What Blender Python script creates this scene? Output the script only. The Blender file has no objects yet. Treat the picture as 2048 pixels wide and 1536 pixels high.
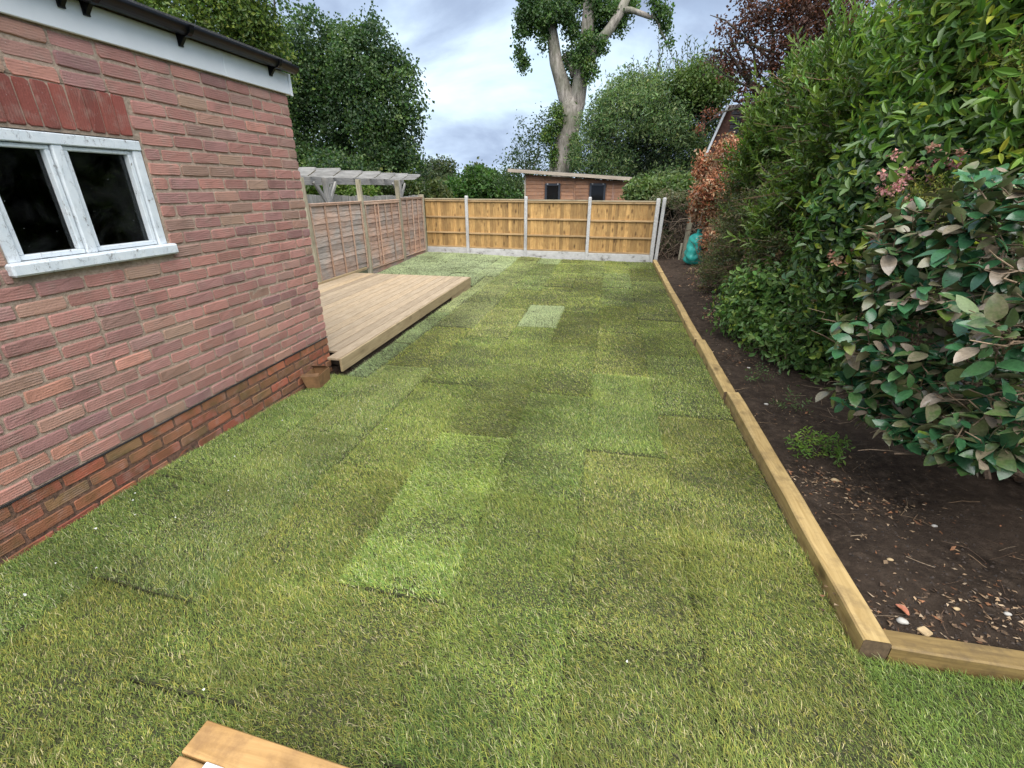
import bpy, bmesh, math, random
import numpy as np
from mathutils import Vector, Matrix
rng = np.random.default_rng(11); random.seed(11)
SC = bpy.context.scene; COL = SC.collection
# ------------------------------------------------------------------ camera
FPX, HCAM, PITCH, YAW = 915.0, 1.9, math.atan(394/915.0), math.radians(11.4)
cd = bpy.data.cameras.new('camera'); cam = bpy.data.objects.new('camera', cd); COL.objects.link(cam)
cam.location = (0, 0, HCAM); cam.rotation_euler = (math.pi/2-PITCH, 0, YAW)
cd.sensor_width = 36; cd.lens = 36*FPX/2048; cd.clip_end = 800; cd.clip_start = .02
SC.camera = cam
# ------------------------------------------------------------------ sky, sun, exposure
SUN_AZ, SUN_EL = math.radians(160), math.radians(60)      # azimuth from +Y towards +X
w = bpy.data.worlds.new('World'); SC.world = w; w.use_nodes = True
wt = w.node_tree; wt.nodes.clear()
sl = bpy.data.lights.new('sun', 'SUN'); sl.energy = 1.5; sl.angle = math.radians(80); sl.color = (1, .96, .9)
so = bpy.data.objects.new('sun', sl); COL.objects.link(so); so.location = (1, -6, 12)
sd = Vector((math.sin(SUN_AZ)*math.cos(SUN_EL), math.cos(SUN_AZ)*math.cos(SUN_EL), math.sin(SUN_EL)))
so.rotation_euler = sd.to_track_quat('Z', 'Y').to_euler()
vs = SC.view_settings; vs.view_transform = 'Standard'; vs.look = 'None'; vs.gamma = 1; vs.exposure = 2.1
SC.render.film_transparent = False
try:
    SC.cycles.max_bounces = 6; SC.cycles.diffuse_bounces = 3; SC.cycles.glossy_bounces = 3; SC.cycles.transparent_max_bounces = 8
except Exception: pass

# ------------------------------------------------------------------ node helpers
def N(t, typ, ins=None, out=0, **props):
    n = t.nodes.new(typ)
    for k, v in props.items(): setattr(n, k, v)
    for k, v in (ins or {}).items():
        s = n.inputs[k]
        if isinstance(v, bpy.types.NodeSocket): t.links.new(v, s)
        else: s.default_value = v
    return n.outputs[out]
def MA(t, op, a, b=0.0, c=None, clamp=False):
    ins = {0: a, 1: b}
    if c is not None: ins[2] = c
    return N(t, 'ShaderNodeMath', ins, operation=op, use_clamp=clamp)
def VM(t, op, a, b=(0, 0, 0)): return N(t, 'ShaderNodeVectorMath', {0: a, 1: b}, operation=op)
def c4(c): return (c[0], c[1], c[2], 1.0) if not isinstance(c, bpy.types.NodeSocket) else c
def MX(t, f, a, b, blend='MIX'):
    return N(t, 'ShaderNodeMix', {0: f, 6: c4(a), 7: c4(b)}, 2, data_type='RGBA', blend_type=blend)
def RAMP(t, f, stops, interp='LINEAR'):
    n = t.nodes.new('ShaderNodeValToRGB'); n.color_ramp.interpolation = interp
    e = n.color_ramp.elements
    while len(e) > 1: e.remove(e[0])
    for i, (p, c) in enumerate(stops):
        if i == 0: e[0].position = p; x = e[0]
        else: x = e.new(p)
        x.color = c4(c) if hasattr(c, '__len__') else (c, c, c, 1)
    t.links.new(f, n.inputs[0]); return n.outputs[0]
def NOISE(t, vec, scale, detail=3, rough=.55, dist=0.0, out=0):
    return N(t, 'ShaderNodeTexNoise', {'Vector': vec, 'Scale': scale, 'Detail': detail, 'Roughness': rough, 'Distortion': dist}, out)
def BUMP(t, h, strength=.4, dist=.01, normal=None):
    ins = {'Height': h, 'Strength': strength, 'Distance': dist}
    if normal is not None: ins['Normal'] = normal
    return N(t, 'ShaderNodeBump', ins)
def PR(t, base, rough=.6, normal=None, **kw):
    ins = {'Base Color': c4(base), 'Roughness': rough}
    if normal is not None: ins['Normal'] = normal
    for k, v in kw.items(): ins[k.replace('_', ' ')] = v
    return N(t, 'ShaderNodeBsdfPrincipled', ins)
def newmat(name):
    m = bpy.data.materials.new(name); m.use_nodes = True; m.node_tree.nodes.clear(); return m, m.node_tree
def OUT(t, sh): t.links.new(sh, t.nodes.new('ShaderNodeOutputMaterial').inputs[0])
def OBJC(t, jitter=True):
    c = N(t, 'ShaderNodeTexCoord', out='Object')
    if not jitter: return c
    r = N(t, 'ShaderNodeObjectInfo', out='Random')
    return VM(t, 'ADD', c, N(t, 'ShaderNodeCombineXYZ', {0: MA(t, 'MULTIPLY', r, 13.7), 1: MA(t, 'MULTIPLY', r, 29.3), 2: MA(t, 'MULTIPLY', r, 7.9)}))

# world: broken overcast over a pale blue sky, the same all round
wc = N(wt, 'ShaderNodeTexCoord', out='Generated')
sx = wt.nodes.new('ShaderNodeSeparateXYZ'); wt.links.new(wc, sx.inputs[0])
zz = MA(wt, 'ADD', MA(wt, 'MAXIMUM', sx.outputs[2], 0.0), .30)
pv = N(wt, 'ShaderNodeCombineXYZ', {0: MA(wt, 'DIVIDE', sx.outputs[0], zz), 1: MA(wt, 'DIVIDE', sx.outputs[1], zz), 2: 3.1})
n1 = NOISE(wt, pv, 1.15, 8, .56, .35)
n2 = NOISE(wt, VM(wt, 'ADD', pv, (4.3, 1.7, 0)), .75, 4, .5, .2)
dens = MA(wt, 'ADD', MA(wt, 'MULTIPLY', n1, .65), MA(wt, 'MULTIPLY', n2, .35))
ccol = RAMP(wt, dens, [(.36, (2.697, 3.116, 3.488)), (.42, (2.093, 2.558, 3.022)), (.47, (1.534, 1.906, 2.465)), (.53, (1.069, 1.349, 1.860)), (.60, (0.818, 1.042, 1.488)), (.72, (1.302, 1.628, 2.139))])
cover = RAMP(wt, NOISE(wt, pv, 1.1, 5, .5, .2), [(.30, 0.55), (.48, 1.0)])
nish = N(wt, 'ShaderNodeTexSky', sky_type='NISHITA', sun_disc=False, sun_elevation=SUN_EL, sun_rotation=SUN_AZ, air_density=1.2, dust_density=2.0)
skyc = MX(wt, cover, MX(wt, 1.0, nish, (.55, .55, .55), 'MULTIPLY'), ccol)
bg = N(wt, 'ShaderNodeBackground', {'Color': skyc, 'Strength': .1})
wt.links.new(bg, wt.nodes.new('ShaderNodeOutputWorld').inputs[0])

# ------------------------------------------------------------------ geometry helpers
cp, sp, cy_, sy_ = math.cos(PITCH), math.sin(PITCH), math.cos(YAW), math.sin(YAW)
FW = np.array([-sy_*cp, cy_*cp, -sp]); RT = np.array([cy_, sy_, 0.0]); UP = np.cross(RT, FW); CP = np.array([0, 0, HCAM])
def at(px, py, Y):
    """point of the garden at depth Y that the photograph shows at (px, py)"""
    d = FW*FPX+RT*(px-1024)+UP*(768-py); return CP+d*(Y/d[1])
def proj(P):
    v = np.asarray(P)-CP; z = v@FW; z = np.where(np.abs(z) < 1e-4, 1e-4, z)
    return np.stack([1024+FPX*(v@RT)/z, 768-FPX*(v@UP)/z, z], -1)
def npmesh(name, V, F, mat=None, col=None, smooth=False):
    V = np.ascontiguousarray(V, np.float32); F = np.ascontiguousarray(F, np.int32); k = F.shape[1]
    me = bpy.data.meshes.new(name)
    me.vertices.add(len(V)); me.vertices.foreach_set('co', V.ravel())
    me.loops.add(F.size); me.loops.foreach_set('vertex_index', F.ravel())
    me.polygons.add(len(F)); me.polygons.foreach_set('loop_start', np.arange(0, F.size, k, dtype=np.int32))
    me.polygons.foreach_set('use_smooth', np.full(len(F), smooth, dtype=bool))
    if col is not None:
        c = np.ones((len(V), 4), np.float32); c[:, :3] = col
        me.color_attributes.new('Col', 'FLOAT_COLOR', 'POINT').data.foreach_set('color', c.ravel())
    me.update(calc_edges=True)
    if mat: me.materials.append(mat)
    return me
def ob(name, me, parent=None, loc=(0, 0, 0), rot=None, mat=None, kind=None):
    o = bpy.data.objects.new(name, me); COL.objects.link(o)
    if mat is not None and me is not None and len(me.materials) == 0: me.materials.append(mat)
    l = Vector(loc)
    if parent is not None:
        o.parent = parent; l = l-wloc(parent)
    o.location = l
    if rot is not None: o.rotation_euler = rot
    if kind: o['kind'] = kind
    return o
def wloc(o):
    l = Vector((0, 0, 0))
    while o is not None: l = l+o.location; o = o.parent
    return l
def tag(o, label=None, cat=None, group=None, kind=None):
    if label: o['label'] = label
    if cat: o['category'] = cat
    if group: o['group'] = group
    if kind: o['kind'] = kind
    return o
def thing(name, label, cat, loc=(0, 0, 0), group=None):
    return tag(ob(name, None, None, loc), label, cat, group)
_bc = {}
def boxmesh(dx, dy, dz, mat, bev=.004, name='box'):
    key = (round(dx, 4), round(dy, 4), round(dz, 4), mat.name, bev)
    if key in _bc: return _bc[key]
    bm = bmesh.new(); bmesh.ops.create_cube(bm, size=1)
    for v in bm.verts: v.co = Vector((v.co.x*dx, v.co.y*dy, v.co.z*dz))
    if bev: bmesh.ops.bevel(bm, geom=bm.edges[:], offset=min(bev, .45*min(dx, dy, dz)), segments=1, affect='EDGES')
    me = bpy.data.meshes.new(name); bm.to_mesh(me); bm.free(); me.materials.append(mat)
    _bc[key] = me; return me
def bx(name, lo, hi, mat, parent=None, bev=.004, rot=None, kind=None):
    lo, hi = Vector(lo), Vector(hi); d = hi-lo
    return ob(name, boxmesh(d.x, d.y, d.z, mat, bev, name), parent, (lo+hi)/2, rot, kind=kind)
class MB:
    """collects shapes into one triangle mesh"""
    def __init__(s): s.V = []; s.F = []; s.C = []; s.n = 0
    def add(s, V, F, col=None):
        V = np.asarray(V, float).reshape(-1, 3); F = np.asarray(F, int)
        if F.shape[1] == 4: F = np.concatenate([F[:, [0, 1, 2]], F[:, [0, 2, 3]]])
        s.V.append(V); s.F.append(F+s.n); s.n += len(V)
        s.C.append(np.broadcast_to(np.asarray((.5, .5, .5) if col is None else col, float), V.shape))
    def box(s, lo, hi, col=None):
        x0, y0, z0 = lo; x1, y1, z1 = hi
        V = [(x0, y0, z0), (x1, y0, z0), (x1, y1, z0), (x0, y1, z0), (x0, y0, z1), (x1, y0, z1), (x1, y1, z1), (x0, y1, z1)]
        s.add(V, [(0, 3, 2, 1), (4, 5, 6, 7), (0, 1, 5, 4), (1, 2, 6, 5), (2, 3, 7, 6), (3, 0, 4, 7)], col)
    def tube(s, pts, rad, sides=6, col=None, cap=True):
        P = np.asarray(pts, float); r = np.broadcast_to(np.asarray(rad, float), (len(P),))
        T = np.gradient(P, axis=0); T /= np.linalg.norm(T, axis=1)[:, None]+1e-9
        a = np.array([0, 0, 1.0]) if abs(T[0][2]) < .9 else np.array([1.0, 0, 0])
        rings = []
        for i in range(len(P)):
            u = np.cross(T[i], a); u /= np.linalg.norm(u)+1e-9; v = np.cross(T[i], u)
            th = np.arange(sides)*2*math.pi/sides
            rings.append(P[i]+r[i]*(np.cos(th)[:, None]*u+np.sin(th)[:, None]*v))
        F = []
        for i in range(len(P)-1):
            for k in range(sides):
                a0, b0 = i*sides+k, i*sides+(k+1) % sides; F.append((a0, a0+sides, b0+sides, b0))
        V = np.concatenate(rings)
        F4 = np.array(F); Ft = np.concatenate([F4[:, [0, 1, 2]], F4[:, [0, 2, 3]]])
        if cap:
            V = np.concatenate([V, P[[0]], P[[-1]]]); m = len(V); e = (len(P)-1)*sides
            Ft = np.concatenate([Ft, [(m-2, k, (k+1) % sides) for k in range(sides)], [(m-1, e+(k+1) % sides, e+k) for k in range(sides)]])
        s.add(V, Ft, col)
    def mesh(s, name, mat=None, smooth=False, color=True):
        return npmesh(name, np.concatenate(s.V), np.concatenate(s.F), mat, np.concatenate(s.C) if color else None, smooth)
def wob(P, amp, n=1):
    return np.asarray(P)+rng.normal(0, amp, np.shape(P))
def curve(p0, p1, n=6, sag=0.0, amp=.0):
    t = np.linspace(0, 1, n)[:, None]; p0, p1 = np.asarray(p0, float), np.asarray(p1, float)
    P = p0+(p1-p0)*t; P[:, 2] += sag*(t[:, 0]*(1-t[:, 0])*4); P[1:-1] += rng.normal(0, amp, (n-2, 3)); return P
def sm(x): x = np.clip(x, 0, 1); return x*x*(3-2*x)
_ph = rng.uniform(0, 6.28, (40,)); _dir = rng.uniform(0, 6.28, (40,))
def vnoise(x, y, f, seed=0):
    """smooth pseudo noise about -1..1"""
    s = 0
    for i in range(5):
        k = (seed*5+i) % 40; ff = f*(.6+.35*i)
        s = s+np.sin(ff*(x*math.cos(_dir[k])+y*math.sin(_dir[k]))+_ph[k]+1.3*np.sin(ff*.7*(y*math.cos(_dir[k])-x*math.sin(_dir[k]))+_ph[(k+7) % 40]))
    return s/3.2

# ------------------------------------------------------------------ materials
def wood(name, c1, c2, axis=2, grain=60, stretch=14, rough=.75, bump=.25, knots=.5, vary=.25, dirt=None):
    m, t = newmat(name); co = OBJC(t)
    s = [grain]*3; s[axis] = grain/stretch
    v = VM(t, 'MULTIPLY', co, tuple(s))
    wv = NOISE(t, VM(t, 'MULTIPLY', co, tuple(x*.25 for x in s)), 1, 2)
    g = NOISE(t, VM(t, 'ADD', v, N(t, 'ShaderNodeCombineXYZ', {0: MA(t, 'MULTIPLY', wv, 6), 1: MA(t, 'MULTIPLY', wv, 6), 2: 0.0})), 1, 5, .6)
    col = RAMP(t, g, [(.28, c1), (.5, tuple((a+b)/2 for a, b in zip(c1, c2))), (.72, c2)])
    if knots:
        ks = [7.0]*3; ks[axis] = 3.2
        kd = N(t, 'ShaderNodeTexVoronoi', {'Vector': VM(t, 'ADD', VM(t, 'MULTIPLY', co, tuple(ks)), VM(t, 'MULTIPLY', N(t, 'ShaderNodeTexNoise', {'Vector': co, 'Scale': 30.0}, 'Color'), (.12, .12, .12))), 'Scale': 1.0}, 'Distance')
        k = RAMP(t, kd, [(.09, 1.0), (.15, .7), (.27, 0.0)])
        col = MX(t, MA(t, 'MULTIPLY', k, knots), col, tuple(x*.3 for x in c1))
    big = NOISE(t, co, 2.3, 3)
    col = MX(t, RAMP(t, big, [(.35, 0.0), (.7, .35)]), col, tuple(x*.62 for x in c1))
    r = N(t, 'ShaderNodeObjectInfo', out='Random')
    col = MX(t, 1.0, col, RAMP(t, r, [(0, 1-vary), (1, 1+vary*.5)]), 'MULTIPLY')
    if dirt:
        p = N(t, 'ShaderNodeNewGeometry', out='Position')
        d = RAMP(t, NOISE(t, p, 9, 5, .7), [(.48, 0.0), (.66, 1.0)])
        col = MX(t, MA(t, 'MULTIPLY', d, dirt[1]), col, dirt[0])
    OUT(t, PR(t, col, rough, BUMP(t, g, bump, .004))); return m
def plain(name, c, rough=.6, var=.2, scale=8, bump=.2, **kw):
    m, t = newmat(name); co = OBJC(t)
    n = NOISE(t, co, scale, 5, .6)
    col = MX(t, 1.0, c, RAMP(t, n, [(.3, 1-var), (.7, 1+var)]), 'MULTIPLY')
    OUT(t, PR(t, col, rough, BUMP(t, NOISE(t, co, scale*6, 4), bump, .004), **kw)); return m
def leafmat(name, rough=.5, trans=.3, spec=.5, noise=0.0):
    m, t = newmat(name); a = N(t, 'ShaderNodeAttribute', attribute_name='Col')
    if noise:
        a = MX(t, 1.0, a, RAMP(t, NOISE(t, N(t, 'ShaderNodeNewGeometry', out='Position'), 60, 3), [(.3, 1-noise), (.7, 1+noise)]), 'MULTIPLY')
    p = PR(t, a, rough, **{'Specular_IOR_Level': spec})
    if trans:
        tr = N(t, 'ShaderNodeBsdfTranslucent', {'Color': MX(t, 1.0, a, (1.15, 1.25, .7), 'MULTIPLY')})
        p = N(t, 'ShaderNodeMixShader', {0: trans, 1: p, 2: tr})
    OUT(t, p); return m
LEAF = leafmat('leaf', .48, .36); LEAFG = leafmat('leaf_glossy', .34, .28, .55); LEAFD = leafmat('leaf_dry', .8, .15, .2)
GRASSM = leafmat('grass_blade', .6, .25, .3)
def vcol(name, rough=.8, bump=.5, scale=30):
    m, t = newmat(name); a = N(t, 'ShaderNodeAttribute', attribute_name='Col')
    n = NOISE(t, N(t, 'ShaderNodeNewGeometry', out='Position'), scale, 5, .65)
    OUT(t, PR(t, MX(t, 1.0, a, RAMP(t, n, [(.3, .6), (.7, 1.35)]), 'MULTIPLY'), rough, BUMP(t, n, bump, .01))); return m
TWIG = vcol('twig', .8, .3, 60)
def barkm(name, c1, c2, sc=6):
    m, t = newmat(name); p = N(t, 'ShaderNodeNewGeometry', out='Position')
    n = NOISE(t, VM(t, 'MULTIPLY', p, (sc*2, sc*2, sc*.6)), 1, 6, .65, .6); b = NOISE(t, p, 1.6, 3)
    col = MX(t, RAMP(t, b, [(.4, 0), (.65, .5)]), RAMP(t, n, [(.3, c1), (.62, c2)]), (.10, .12, .06))
    OUT(t, PR(t, col, .9, BUMP(t, n, .8, .04))); return m
BARK = barkm('bark_grey', (.09, .075, .06), (.38, .34, .30), 4); BARKD = barkm('bark_dark', (.03, .025, .02), (.10, .085, .07))
def soilm():
    m, t = newmat('soil'); p = N(t, 'ShaderNodeNewGeometry', out='Position')
    a, b = NOISE(t, p, 14, 8, .7), NOISE(t, p, 2.2, 4)
    col = RAMP(t, a, [(.30, (.024, .017, .012)), (.52, (.065, .046, .033)), (.72, (.15, .11, .08))])
    col = MX(t, RAMP(t, b, [(.42, 0), (.62, .45)]), col, (.10, .072, .053))
    OUT(t, PR(t, col, .95, BUMP(t, NOISE(t, p, 26, 8, .78), 1.0, .06), Specular_IOR_Level=.15)); return m
SOIL = soilm()
# ================================================================== ground and lawn
def hL(x, y):
    x = np.asarray(x, float); y = np.asarray(y, float)
    return (.10*sm((-1.5-x)/1.5)*sm((4.1-y)/2.4)+.10*sm((y-9)/4.3)*sm((-.5-x)/4.5)+.010*vnoise(x, y, 1.6, 1)+.004*vnoise(x, y, 5, 2))
def grid(x0, x1, y0, y1, nx, ny, hf):
    X, Y = np.meshgrid(np.linspace(x0, x1, nx), np.linspace(y0, y1, ny)); Z = hf(X, Y)
    V = np.stack([X, Y, Z], -1).reshape(-1, 3); i = np.arange(nx*ny).reshape(ny, nx)
    F = np.stack([i[:-1, :-1], i[:-1, 1:], i[1:, 1:], i[1:, :-1]], -1).reshape(-1, 4); return V, F
m, t = newmat('far_ground'); p = N(t, 'ShaderNodeNewGeometry', out='Position')
OUT(t, PR(t, RAMP(t, NOISE(t, p, 1.2, 6, .65), [(.35, (.035, .03, .018)), (.6, (.06, .08, .025))]), .95, BUMP(t, NOISE(t, p, 20, 5), .8, .05)))
V, F = grid(-220, 220, -80, 360, 12, 12, lambda x, y: 0*x-.12)
ob('ground', npmesh('ground', V, F, m), kind='structure')
m, t = newmat('turf_thatch'); p = N(t, 'ShaderNodeNewGeometry', out='Position')
THATCH = m
OUT(t, PR(t, RAMP(t, NOISE(t, p, 55, 6, .7), [(.3, (.018, .020, .008)), (.5, (.05, .055, .02)), (.72, (.13, .12, .05))]), .95, BUMP(t, NOISE(t, p, 120, 4), 1, .02)))
V, F = grid(-5.42, 1.3, -1.6, 13.75, 70, 140, lambda x, y: hL(x, y)-.035)
lawn = tag(ob('lawn', npmesh('lawn', V, F, SOIL)), kind='structure')

GREEN = np.array((.182, .252, .060)); YEL = np.array((.38, .37, .09)); STRAW = np.array((.54, .49, .29)); DARKG = np.array((.076, .132, .036)); SAGE = np.array((.40, .47, .27))
BUDGET = [0]
def turf_roll(x0, x1, y0, y1, tint=(1, 1, 1), mixes=(.56, .2, .09, .15), lean=None, lift=0.0, sage=0.0):
    g = .004; x0 += g; x1 -= g; y0 += g; y1 -= g
    mb = MB(); nx, ny = 7, max(3, int((y1-y0)/.1))
    jz = rng.uniform(-.007, .009)+lift
    def hh(x, y):
        e = np.minimum(np.minimum(x-x0, x1-x), np.minimum(y-y0, y1-y))
        return hL(x, y)+jz-.010*(1-sm(e/.03))
    V, F = grid(x0, x1, y0, y1, nx, ny, hh); mb.add(V, F, (.05, .06, .02))
    # skirt so the slab has thickness
    for A, B in (((x0, y0), (x1, y0)), ((x1, y0), (x1, y1)), ((x1, y1), (x0, y1)), ((x0, y1), (x0, y0))):
        s = np.linspace(0, 1, 8); X = A[0]+(B[0]-A[0])*s; Y = A[1]+(B[1]-A[1])*s; Z = hh(X, Y)
        top = np.stack([X, Y, Z], -1); bot = np.stack([X, Y, Z-.03], -1); k = np.arange(7)
        mb.add(np.concatenate([top, bot]), np.stack([k, k+8, k+9, k+1], -1), (.03, .025, .015))
    base = mb.mesh('turf_roll', THATCH)
    # blades
    ym = max(.8, (y0+y1)/2)
    d, wd = (34000, .0024) if ym < 2.7 else (27000, .0034) if ym < 4.4 else (13000, .0046) if ym < 7.5 else (6500, .0072)
    n = int((x1-x0)*(y1-y0)*d)
    P = np.stack([rng.uniform(x0-.002, x1+.002, n), rng.uniform(y0+.004, y1-.004, n)], -1)+rng.normal(0, .011, (n, 2))*np.array((1, .45))
    P = np.concatenate([P, hh(P[:, 0], P[:, 1])[:, None]], 1)
    q = proj(P); ins = (q[:, 2] > .1) & (q[:, 0] > -120) & (q[:, 0] < 2170) & (q[:, 1] < 1660); keep = ins | (rng.uniform(0, 1, n) < .16)
    x, y = P[:, 0], P[:, 1]
    thin = vnoise(x, y, 9, 3)+.6*vnoise(x, y, 23, 4)
    edge = np.minimum(np.minimum(x-x0, x1-x), np.minimum(y-y0, y1-y))
    keep &= rng.uniform(0, 1, n) < np.clip(.93+.25*thin, .45, 1)
    P = P[keep]; x, y, thin, edge = P[:, 0], P[:, 1], thin[keep], edge[keep]; n = len(P); wide = np.where(ins[keep], 1.0, 2.6)
    if n == 0: me = base
    else:
        la = rng.uniform(0, 6.28) if lean is None else lean
        th = la+.7*vnoise(x, y, 2.2, 5)+rng.normal(0, .75, n)
        far = np.clip((y-2)/8, 0, 1)
        L = rng.gamma(8, .0031, n)*(1+.22*vnoise(x, y, 6, 6)+.22*vnoise(x*.6, y*2, 4.5, 15))*(1+.15*(edge < .05))
        el = np.clip(rng.normal(.55, .33, n), .08, 1.4)          # elevation of the blade
        hz = L*np.cos(el); vz = L*np.sin(el)*.95
        D = np.stack([np.cos(th), np.sin(th), 0*th], -1); S = np.stack([-np.sin(th), np.cos(th), 0*th], -1)
        wv = (wd*wide*rng.uniform(.7, 1.3, n))[:, None]
        Mid = P+D*(hz*.42)[:, None]; Mid[:, 2] += vz*.62
        Tip = P+D*hz[:, None]; Tip[:, 2] += vz*rng.uniform(.6, 1.0, n)
        V = np.stack([P-S*wv*.5, P+S*wv*.5, Mid+S*wv*.42, Mid-S*wv*.42, Tip], 1)
        kk = rng.choice(4, n, p=mixes); pal = np.stack([GREEN, YEL, STRAW, DARKG])
        c = pal[kk]*rng.uniform(.5, 1.5, (n, 1))
        warm = np.clip(.5+.4*vnoise(x, y, 4.1, 7)+.25*vnoise(x, y, 11, 8), 0, 1)[:, None]
        c = c*(1-.24*warm)+YEL*.9*(.24*warm)
        dk = np.clip(vnoise(x, y, 6.5, 9)*.4+.5*vnoise(x*.45, y*2.2, 3.2, 10)+.45*vnoise(x*.6, y*1.6, 11, 14), -1, 1)[:, None]  # random tone, plus turf ridge shading painted in as cross streaks
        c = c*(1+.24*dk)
        if sage: c = c*(1-sage)+SAGE*rng.uniform(.75, 1.25, (n, 1))*sage
        c = c*np.asarray(tint)
        if ym < 2.7:
            F = np.array([(0, 1, 2), (0, 2, 3), (3, 2, 4)]); nv = 5
        else:
            V = V[:, [0, 1, 4]]; F = np.array([(0, 1, 2)]); nv = 3
        Fa = (F[None]+(np.arange(n)*nv)[:, None, None]).reshape(-1, 3); BUDGET[0] += len(Fa)
        Va = V.reshape(-1, 3); Ca = np.repeat(c, nv, axis=0)
        Vb = np.concatenate(mb.V); Fb = np.concatenate(mb.F); Cb = np.concatenate(mb.C)
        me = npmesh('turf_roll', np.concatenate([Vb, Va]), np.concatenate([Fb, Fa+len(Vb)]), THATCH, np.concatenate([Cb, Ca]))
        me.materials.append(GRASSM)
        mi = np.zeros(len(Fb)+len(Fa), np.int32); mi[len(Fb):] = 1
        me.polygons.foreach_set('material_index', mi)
    return ob('turf_roll', me, lawn)
LEN = 1.64
cols = [(-2.965, -2.44, 2.1), (-2.44, -1.84, 2.95), (-1.84, -1.24, 2.57), (-1.24, -.64, 1.56), (-.64, -.04, 2.49), (-.04, .56, 3.14), (.56, 1.222, 2.28)]
for ci, (a, b, ph) in enumerate(cols):
    y = ph-4*LEN; ys = []
    while y < 13.3:
        ys.append(y); y += LEN
    if ci == 3: ys = [-1.7, -.08, 1.56, 3.2, 4.83, 6.46, 7.86, 9.5, 11.1, 12.7]
    ys.append(13.36 if a > -1.3 else 13.42)
    for y0, y1 in zip(ys[:-1], ys[1:]):
        y0 = max(y0, -.35); y1 = min(y1, 13.42)
        if y1-y0 < .12: continue
        aa = a
        if ci == 0:
            aa = -2.93 if y0 < 4.2 else -2.70 if y0 < 9.1 else -2.965
            if y0 < 4.2 < y1: y1 = 4.2
        t_ = np.array((1, 1, 1))*rng.uniform(.88, 1.10)*np.array((rng.uniform(.94, 1.06), 1, rng.uniform(.85, 1.1)))
        mix = (.56, .2, .09, .15); sg = .0; lf = 0
        if ci == 3 and abs(y0-1.56) < .05: t_ = np.array((1.14, 1.27, 1.20)); mix = (.62, .24, .10, .04); lf = .007
        if ci == 3 and abs(y0-6.46) < .05: sg = .62; t_ = np.array((1.1, 1.1, 1.1))
        if ci == 4 and abs(y0-2.49) < .05: lf = .0; t_ = np.array((.85, .93, .9))
        if ci == 4 and abs(y0-.85) < .1: lf = .009
        if ci == 5 and abs(y0-3.14) < .05: t_ = np.array((.96, 1.03, .97)); mix = (.60, .16, .08, .16)
        if ci == 2 and abs(y0-.93) < .1: lf = .009; t_ = np.array((.95, .93, .85))
        if ci == 0 and y0 < 4.2: t_ = np.array((.9, 1.0, 1.0))
        if ci in (0,) and y0 > 4.1: sg = .55
        if ci == 1 and y0 > 5.5: sg = .25
        if ci in (0, 1) and y0 > 9: sg = .85 if ci == 0 else .25
        if ci == 2 and y0 > 12.3: sg = .6
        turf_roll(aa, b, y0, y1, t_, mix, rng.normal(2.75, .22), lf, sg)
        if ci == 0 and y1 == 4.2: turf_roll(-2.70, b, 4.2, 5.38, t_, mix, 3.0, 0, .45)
for a, b in ((-5.3, -4.75), (-4.75, -4.15), (-4.15, -3.55), (-3.55, -2.965)):
    ph = rng.uniform(0, 1.2)
    for y0, y1 in ((9.26, 10.4+ph), (10.4+ph, 12.0+ph), (12.0+ph, 13.45)):
        if y1-y0 > .1: turf_roll(a, b, y0, min(y1, 13.45), np.array((1, 1, 1))*rng.uniform(.95, 1.12), (.56, .2, .12, .12), 2.8, 0, .85)
turf_roll(-2.965, -2.70, 9.25, 10.3, (1.05, 1.05, 1.05), (.56, .2, .12, .12), 3.0, 0, .7)
for a, b in ((1.222, 1.83), (1.83, 2.44), (2.44, 3.05)): turf_roll(a, b, .0, 1.655, (.86, 1.0, .85), (.66, .12, .06, .16), 2.5)

# fallen petals on the grass: small white scraps
petal = plain('petal', (.62, .62, .58), .6, .05)
def flake(sz):
    th = np.linspace(0, 6.28, 7)[:-1]; V = np.stack([np.cos(th)*sz, np.sin(th)*sz*.6, .004*np.sin(2*th)], -1); V = np.concatenate([V, [[0, 0, .003]]])
    return npmesh('petal', V, np.array([(i, (i+1) % 6, 6) for i in range(6)]), petal)
fm = [flake(.007), flake(.009), flake(.006)]
pts = [(-1.468, .943), (-2.59, 1.114), (-2.80, 1.86), (-2.75, 1.80), (-2.72, 1.55), (-2.66, 1.3), (-2.45, 1.33), (-2.62, 1.7), (-2.4, 1.75), (-2.55, 2.4), (-2.6, 3.0), (-2.1, 3.4), (-2.2, 3.55), (-1.7, 3.1), (-2.3, 2.05), (.22, 1.4), (.3, .95)]
for i, (x, y) in enumerate(pts):
    tag(ob('fallen_petal', fm[i % 3], None, (x, y, float(hL(x, y))+.034), (rng.normal(0, .3), rng.normal(0, .3), rng.uniform(0, 6))), 'tiny white petal fallen on the new turf', 'petal', 'white petals scattered on the lawn')

# ================================================================== planting bed
def hB(x, y):
    x = np.asarray(x, float)
    return .035+.10*sm((x-1.35)/1.6)*sm((np.asarray(y, float)-1.72)/.5)-.02*sm((1.95-np.asarray(y, float))/.2)+.02*vnoise(x, y, 3.5, 11)+.012*vnoise(x, y, 11, 12)+.006*vnoise(x, y, 31, 13)
V, F = grid(1.3, 5.2, 1.772, 15.6, 110, 300, hB)
bed = tag(ob('soil_bed', npmesh('soil_bed', V, F, SOIL, smooth=True)), kind='structure')
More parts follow.
